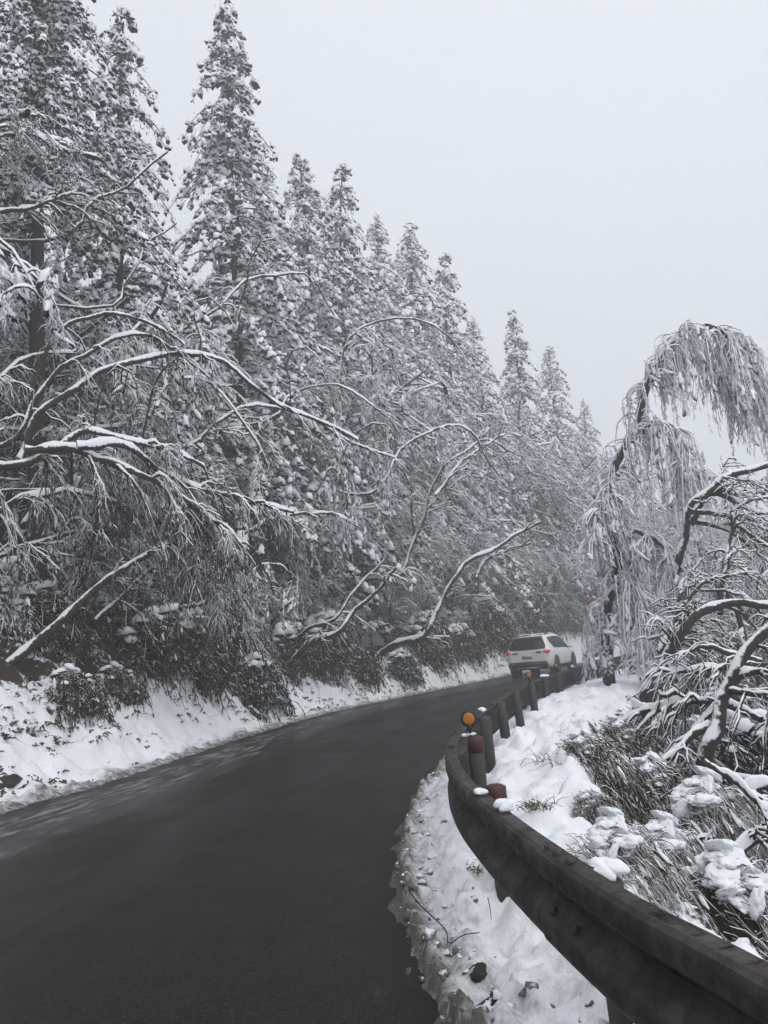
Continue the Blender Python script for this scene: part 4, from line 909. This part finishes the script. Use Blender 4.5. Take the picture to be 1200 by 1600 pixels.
    for sx_ in (-1, 1):
        L_ = box('tail_lamp', (min(sx_ * 0.62, sx_ * 0.905), -2.285, 0.90), (max(sx_ * 0.62, sx_ * 0.905), -2.02, 1.03), M_LAMP, o, 0.03)
        box('lamp_wing', (min(sx_ * 0.36, sx_ * 0.62), -2.30, 0.915), (max(sx_ * 0.36, sx_ * 0.62), -2.24, 1.0), M_LAMP2, L_, 0.02)
        mb = MB(); P = np.array([[sx_ * 0.60, y, z] for y, z in ((-1.55, 1.63), (-1.45, 1.69), (-0.6, 1.715), (0.1, 1.70), (0.25, 1.65))]); tubes(mb, P, np.full(5, 0.016), 6, 0, -1); mb.build('roof_rail', M_CARD, o)
        box('door_mirror', (sx_ * 1.0 - 0.09, 0.72, 1.0), (sx_ * 1.0 + 0.09, 0.84, 1.13), M_CARW, o, 0.03)
        box('sill', (min(sx_ * 0.86, sx_ * 0.945), -1.0, 0.24), (max(sx_ * 0.86, sx_ * 0.945), 1.0, 0.42), M_CARD, o, 0.02)
        for y in (-1.36, 1.34):
            mb = MB(); cyl(mb, (sx_ * 0.70, y, 0.37), (sx_, 0, 0), 0.425, 0.425, 0.245, 28); mb.build('wheel_arch', M_CARD, o)
            wh = link('wheel', None, o, (sx_ * 0.80, y, 0.345))
            mb = MB(); th = np.arange(25) * 2 * np.pi / 24; ring = np.stack([0 * th, 0.29 * np.cos(th), 0.29 * np.sin(th)], 1); tubes(mb, ring, np.full(25, 0.065), 8, 0, -1); cyl(mb, (-0.09 * sx_, 0, 0), (sx_, 0, 0), 0.335, 0.335, 0.21, 28); mb.build('tyre', M_TYRE, wh)
            mb = MB(); cyl(mb, (0.121 * sx_, 0, 0), (sx_, 0, 0), 0.06, 0.05, 0.025, 12)
            for q_ in range(5):
                a = q_ * 1.2566; cyl(mb, (0.125 * sx_, 0, 0), (0.0, math.cos(a), math.sin(a)), 0.032, 0.022, 0.225, 6)
            ring = np.stack([0 * th + 0.122 * sx_, 0.23 * np.cos(th), 0.23 * np.sin(th)], 1); tubes(mb, ring, np.full(25, 0.014), 6, 0, -1); mb.build('rim', M_RIM, wh)
    # thin remains of snow on the roof
    mb = MB(); c = np.stack([(rng.random(26) - 0.5) * 0.95, -1.7 + 1.7 * rng.random(26), np.full(26, 1.665)], 1); pads(mb, c, rng.normal(size=(26, 3)) * [1, 1, 0], 0.2, 0.13, 0.028, 2, 0.3, 0, 1.0); mb.build('roof_snow', M_SNOW, o)
    box('antenna_fin', (-0.02, -1.62, 1.63), (0.02, -1.42, 1.70), M_CARD, o, 0.015)
import bmesh
car()

# ---------------------------------------------------------------- signs
h_ = hit(593, 1088); sx0, sy0, sz0 = h_
sg = thing('warning_sign', 'grey back of a triangular road sign on a thin dark post', 'sign', (sx0, sy0, sz0 - 0.15)); sg.rotation_euler = (0, math.radians(-3), math.radians(8))
mb = MB(); cyl(mb, (0, 0, -0.2), (0, 0, 1), 0.03, 0.03, 2.45, 10); mb.build('post', M_BOLT, sg)
def tri_plate(s_, y0, y1, z0):
    a = []
    for k in range(3):
        for e in np.linspace(-0.35, 0.35, 5): th = math.pi / 2 + k * 2.0944 + e; cc = np.array([math.cos(math.pi / 2 + k * 2.0944), math.sin(math.pi / 2 + k * 2.0944)]) * s_ * 0.88; a.append(cc + 0.12 * s_ * np.array([math.cos(math.pi / 2 + k * 2.0944 + e * 3), math.sin(math.pi / 2 + k * 2.0944 + e * 3)]))
    a = np.array(a); n = len(a); V = np.array([[x, y0, z0 + z] for x, z in a] + [[x, y1, z0 + z] for x, z in a]); k = np.arange(n)
    return V, [np.stack([k, (k + 1) % n, n + (k + 1) % n, n + k], 1), np.arange(n)[None], np.arange(n, 2 * n)[::-1][None]]
mb = MB(); V, Fs = tri_plate(0.46, 0.035, 0.045, 1.88); mb.add(V, Fs); mb.build('plate', M_SIGNBACK, sg, False)
mb = MB(); V, Fs = tri_plate(0.46, 0.047, 0.049, 1.88); mb.add(V, Fs); mb.build('front_face', M_SIGNRED, sg, False)
for z in (1.72, 1.98):
    mb = MB(); cyl(mb, (-0.16, 0.03, z), (1, 0, 0), 0.012, 0.012, 0.32, 8); mb.build('clamp_bar', M_POST, sg)
P = at(931, 952, 23.5); rs = thing('round_sign', 'round red-rimmed road sign half hidden behind the weeping tree trunk', 'sign', (P[0], P[1], gz(P[0], P[1]) - 0.1)); rs.rotation_euler[2] = math.radians(-12)
zc = P[2] - gz(P[0], P[1]) + 0.1
mb = MB(); cyl(mb, (0, 0.03, -0.2), (0, 0, 1), 0.035, 0.035, zc + 0.5, 10); mb.build('post', M_POST, rs)
mb = MB(); cyl(mb, (0, -0.01, zc), (0, -1, 0), 0.33, 0.33, 0.012, 28); mb.build('red_rim', M_SIGNRED, rs)
mb = MB(); cyl(mb, (0, -0.024, zc), (0, -1, 0), 0.23, 0.23, 0.004, 28); mb.build('face', M_SIGNWHITE, rs)

# ---------------------------------------------------------------- small things on the snow
M_CLOD = snowy('dirty_snow_clods', (0.06, 0.056, 0.05), (0.26, 0.25, 0.235), 22, 0.35, 0.75, k=1.1)
n = 420; Yc = 2.6 + 11 * rng.random(n) ** 1.5; dd = np.abs(rng.normal(size=n)) * 0.20 - 0.01; cx_, cy_ = [], []
for Yk, dk in zip(Yc, dd):
    i = int(np.argmin(np.abs(RAIL[:, 1] - Yk) + (RAIL[:, 0] > 5) * 9)); q_ = RAIL[i] - RN[i] * (gap[i] - dk); cx_.append(q_[0]); cy_.append(q_[1])
from bisect import bisect
def surf(x, y):
    i = np.clip(np.searchsorted(gx, x) - 1, 0, nx - 2); j = np.clip(np.searchsorted(gy, y) - 1, 0, ny - 2)
    u = np.clip((x - gx[i]) / (gx[i + 1] - gx[i]), 0, 1); v = np.clip((y - gy[j]) / (gy[j + 1] - gy[j]), 0, 1)
    return np.maximum(0, (GZ[j, i] * (1 - u) + GZ[j, i + 1] * u) * (1 - v) + (GZ[j + 1, i] * (1 - u) + GZ[j + 1, i + 1] * u) * v)
cx_ = np.array(cx_); cy_ = np.array(cy_); zz = surf(cx_, cy_); sz = 0.006 + 0.022 * rng.random(n) ** 3
mb = MB(); pads(mb, np.stack([cx_, cy_, zz + sz * 0.2], 1), rng.normal(size=(n, 3)), sz * 1.2, sz, sz * 0.8, 2, 0.45, 0.4, -1.25 + 1.2 * rng.random(n) * np.clip(dd * 4 + 0.3, 0, 1))
o = mb.build('snow_clods', M_CLOD); tag(o, 'crumbled dirty snow clods along the right edge of the asphalt', 'snow clods', kind='stuff')
# weeds and leaf specks showing through the snow of the left bank
n = 1300; ii = rng.integers(0, 260, n); Yw = 9.5 + 26 * rng.random(n) ** 1.4; px_, py_ = [], []
for Yk in Yw:
    x, y = lp(Yk, 0.25 + 2.0 * rng.random() ** 1.2); px_.append(x); py_.append(y)
px_ = np.array(px_); py_ = np.array(py_); kp = fbm(px_ * 1.3, py_ * 1.3, 41, 2) > 0.52; px_ = px_[kp]; py_ = py_[kp]; n = len(px_); pz_ = surf(px_, py_); k = 7; bi = np.repeat(np.arange(n), k); hgt = (0.05 + 0.20 * rng.random(n) ** 2.5)[bi]
b = np.stack([px_, py_, pz_ - 0.02], 1)[bi] + rng.normal(size=(n * k, 3)) * [0.035, 0.035, 0.0]
mb = MB(); fingers(mb, b, rng.normal(size=(n * k, 3)) * [0.8, 0.8, 0.3] + [0.15, -0.1, 0.55], hgt, 0.007 + 0.012 * rng.random(n * k), 0.9, -0.35)
o = mb.build('weeds', M_DRY); tag(o, 'dark weeds and leaf specks poking through the snow of the left bank', 'weeds', kind='stuff')
def tuft(px, py, label, k=60, L=(0.06, 0.2), m_=None, sp=0.06):
    x, y, z = hit(px, py); z = float(surf(np.array([x]), np.array([y]))[0]); o = thing('grass_tuft', label, 'grass', (x, y, z - 0.02), 0, 'tufts of grass in the verge snow')
    b = rng.normal(size=(k, 3)) * [sp, sp, 0]; s_ = np.linspace(0, 1, 4); d = unit(rng.normal(size=(k, 3)) * [0.6, 0.6, 0.2] + [0, 0, 0.8]); Lk = L[0] + (L[1] - L[0]) * rng.random(k)
    P = b[:, None] + d[:, None] * (Lk[:, None] * s_)[..., None] + G * (Lk[:, None] * 0.5 * s_ ** 2)[..., None]
    mb = MB(); tubes(mb, P, rad(P, 0.0035, 0.001), 3, 0, -0.5); mb.build('blades', m_ or M_GRASS, o)
M_GRASS = plain('green_grass_blades', (0.07, 0.10, 0.035), 0.6, 0, 0.3, 0.4, 30)
tuft(842, 1262, 'green grass tuft in the verge snow right of the guardrail bend', 70)
tuft(738, 1362, 'grass tuft in front of the guardrail post under the rail', 60, (0.05, 0.15))
tuft(925, 1325, 'thin dry stalks behind the near guardrail', 24, (0.08, 0.26))
tuft(850, 1190, 'thin dry stalks in the snow beside the dark opening at the verge edge', 16, (0.1, 0.3))
def lay(pts, lift=0.03):
    return [(lambda h: np.array([h[0], h[1], float(surf(np.array([h[0]]), np.array([h[1]]))[0]) + lift]))(hit(a, b)) for a, b in pts]
def twig(label, pts, r=0.004):
    P = np.array(lay(pts)); o = thing('twig', label, 'twig', tuple(P[0])); P = resample(catmull(P - P[0], 40), 24); P[:, 2] += 0.012
    mb = MB(); tubes(mb, P, np.linspace(r, r * 0.6, 24), 5, 0, -1); mb.build('stick', M_BARK, o)
twig('thin bent bare twig lying on the dirty snow of the verge', [(641, 1408), (660, 1432), (684, 1455), (700, 1480), (703, 1492), (725, 1488), (751, 1479)])
twig('short straight twig stuck in the snow below the rail', [(764, 1420), (768, 1440), (770, 1458)], 0.003)
def stone(px, py, r, label):
    x, y, z = hit(px, py); z = float(surf(np.array([x]), np.array([y]))[0]); o = thing('stone', label, 'stone', (x, y, z - r * 0.45))
    mb = MB(); pads(mb, np.zeros((1, 3)), np.array([[0.3, 1, 0.0]]), r * 1.5, r * 0.8, r * 0.75, 3, 0.45, 0.5, -1); mb.build('block', M_ROCK, o)
stone(745, 1512, 0.042, 'dark stone standing in for a dark hole in the trampled verge snow')  # sunken block stands in for a dark hole in the snow
stone(8, 1222, 0.16, 'dark stone at the left edge of the picture by the road')
def lump(c, r, label, name='snow_lump'):
    o = thing(name, label, 'snow', tuple(c), 0, 'lumps of snow left on the guardrail'); mb = MB()
    k = 4; pads(mb, rng.normal(size=(k, 3)) * r * 0.45 * np.array([1, 1, 0.2]), rng.normal(size=(k, 3)) * [1, 1, 0.1], r, r * 0.7, r * 0.6, 3, 0.18, 0, 1.0); mb.build('lump', M_SNOW, o)
def on_rail(Y, dd=-0.04, z=0.755): p_, n_ = rp(s_at(Y)); return (p_[0] + n_[0] * dd, p_[1] + n_[1] * dd, z)
lump(on_rail(3.85), 0.030, 'small snow lump on the rail in front of the nearest red sleeve')
lump(on_rail(3.45, -0.01), 0.042, 'wedge of snow lying on the rail right of the small lump')
def on_post(k, up=0.0): c, n_, po, s_ = posts[k]; return (c[0], c[1], (0.82 if k != 1 else 0.66) + up)
lump(on_post(1), 0.055, 'cap of snow on the low post behind the near rail')
lump((rp(s_at(5.7))[0][0] + 0.11, 5.72, 0.82), 0.028, 'snow around the foot of the near amber reflector')
lump(on_rail(7.6), 0.04, 'snow lump on the rail past the near amber reflector')
lump(on_rail(8.5), 0.04, 'snow lump on the rail farther along, before the grey posts')
for k, lb in ((8, 'snow cap on the guardrail below the rear of the car'), (10, 'snow cap on the post below the car front wheel'), (12, 'snow cap on the farthest clear post')): lump(on_post(k), 0.05, lb)

# ---------------------------------------------------------------- haze

mh, t, p = mat('haze_air'); t.nodes.remove(p)
pv = t.nodes.new('ShaderNodeVolumePrincipled'); pv.inputs['Color'].default_value = (0.93, 0.95, 0.97, 1); pv.inputs['Density'].default_value = 0.0060; pv.inputs['Anisotropy'].default_value = 0.2
t.links.new(pv.outputs[0], [n for n in t.nodes if n.type == 'OUTPUT_MATERIAL'][0].inputs['Volume'])
bm = bmesh.new(); bmesh.ops.create_cube(bm, size=1)
me = bpy.data.meshes.new('haze'); 
for v in bm.verts: v.co = (v.co.x * 300 + 5, v.co.y * 190 + 45, v.co.z * 76 + 25)
bm.to_mesh(me); bm.free(); me.materials.append(mh)
hz = link('haze', me); hz['kind'] = 'stuff'; hz['label'] = 'thin grey winter haze filling the air over the road'
zmax = float(GZ.max())

# labels that single out each member of the look-alike groups: counted across the view
ORD = ['first', 'second', 'third', 'fourth', 'fifth', 'sixth', 'seventh', 'eighth', 'ninth', 'tenth', 'eleventh', 'twelfth', 'thirteenth', 'fourteenth', 'fifteenth', 'sixteenth', 'seventeenth', 'eighteenth', 'nineteenth', 'twentieth']
TENS = {2: 'twenty', 3: 'thirty', 4: 'forty', 5: 'fifty', 6: 'sixty'}
def ordinal(k): return ORD[k - 1] if k <= 20 else (TENS[k // 10][:-1] + 'ieth' if k % 10 == 0 else TENS[k // 10] + '-' + ORD[k % 10 - 1])
def screen_x(o): v = np.array(o.location) - [0, 0, CAM_H]; return float(v @ RV / max(v @ FW, 0.1))
for gname, text in (('thicket trees on the slope', 'many-stemmed snow-bowed tree in the thicket, {} of these counted from the left'),
                    ('clumps lining the foot of the thicket', 'snow-dusted hanging clump at the thicket foot, {} counted from the left'),
                    ('shrubs along the top of the bank', 'low snowy shrub above the road bank, {} counted from the left'),
                    ('trees in the ravine beyond the guardrail', 'hazy snowy tree out of the ravine behind the guardrail, {} counted from the left'),
                    ('tall frosted trees among the conifers', 'tall pale frosted tree rising among the conifers, {} counted from the left'),
                    ('back row of conifers', 'dim conifer of the back row behind the skyline, {} counted from the left')):
    mem = sorted([o for o in COL.objects if o.get('group') == gname and o.parent is None], key=screen_x)
    for k, o in enumerate(mem): o['label'] = text.format(ordinal(k + 1))
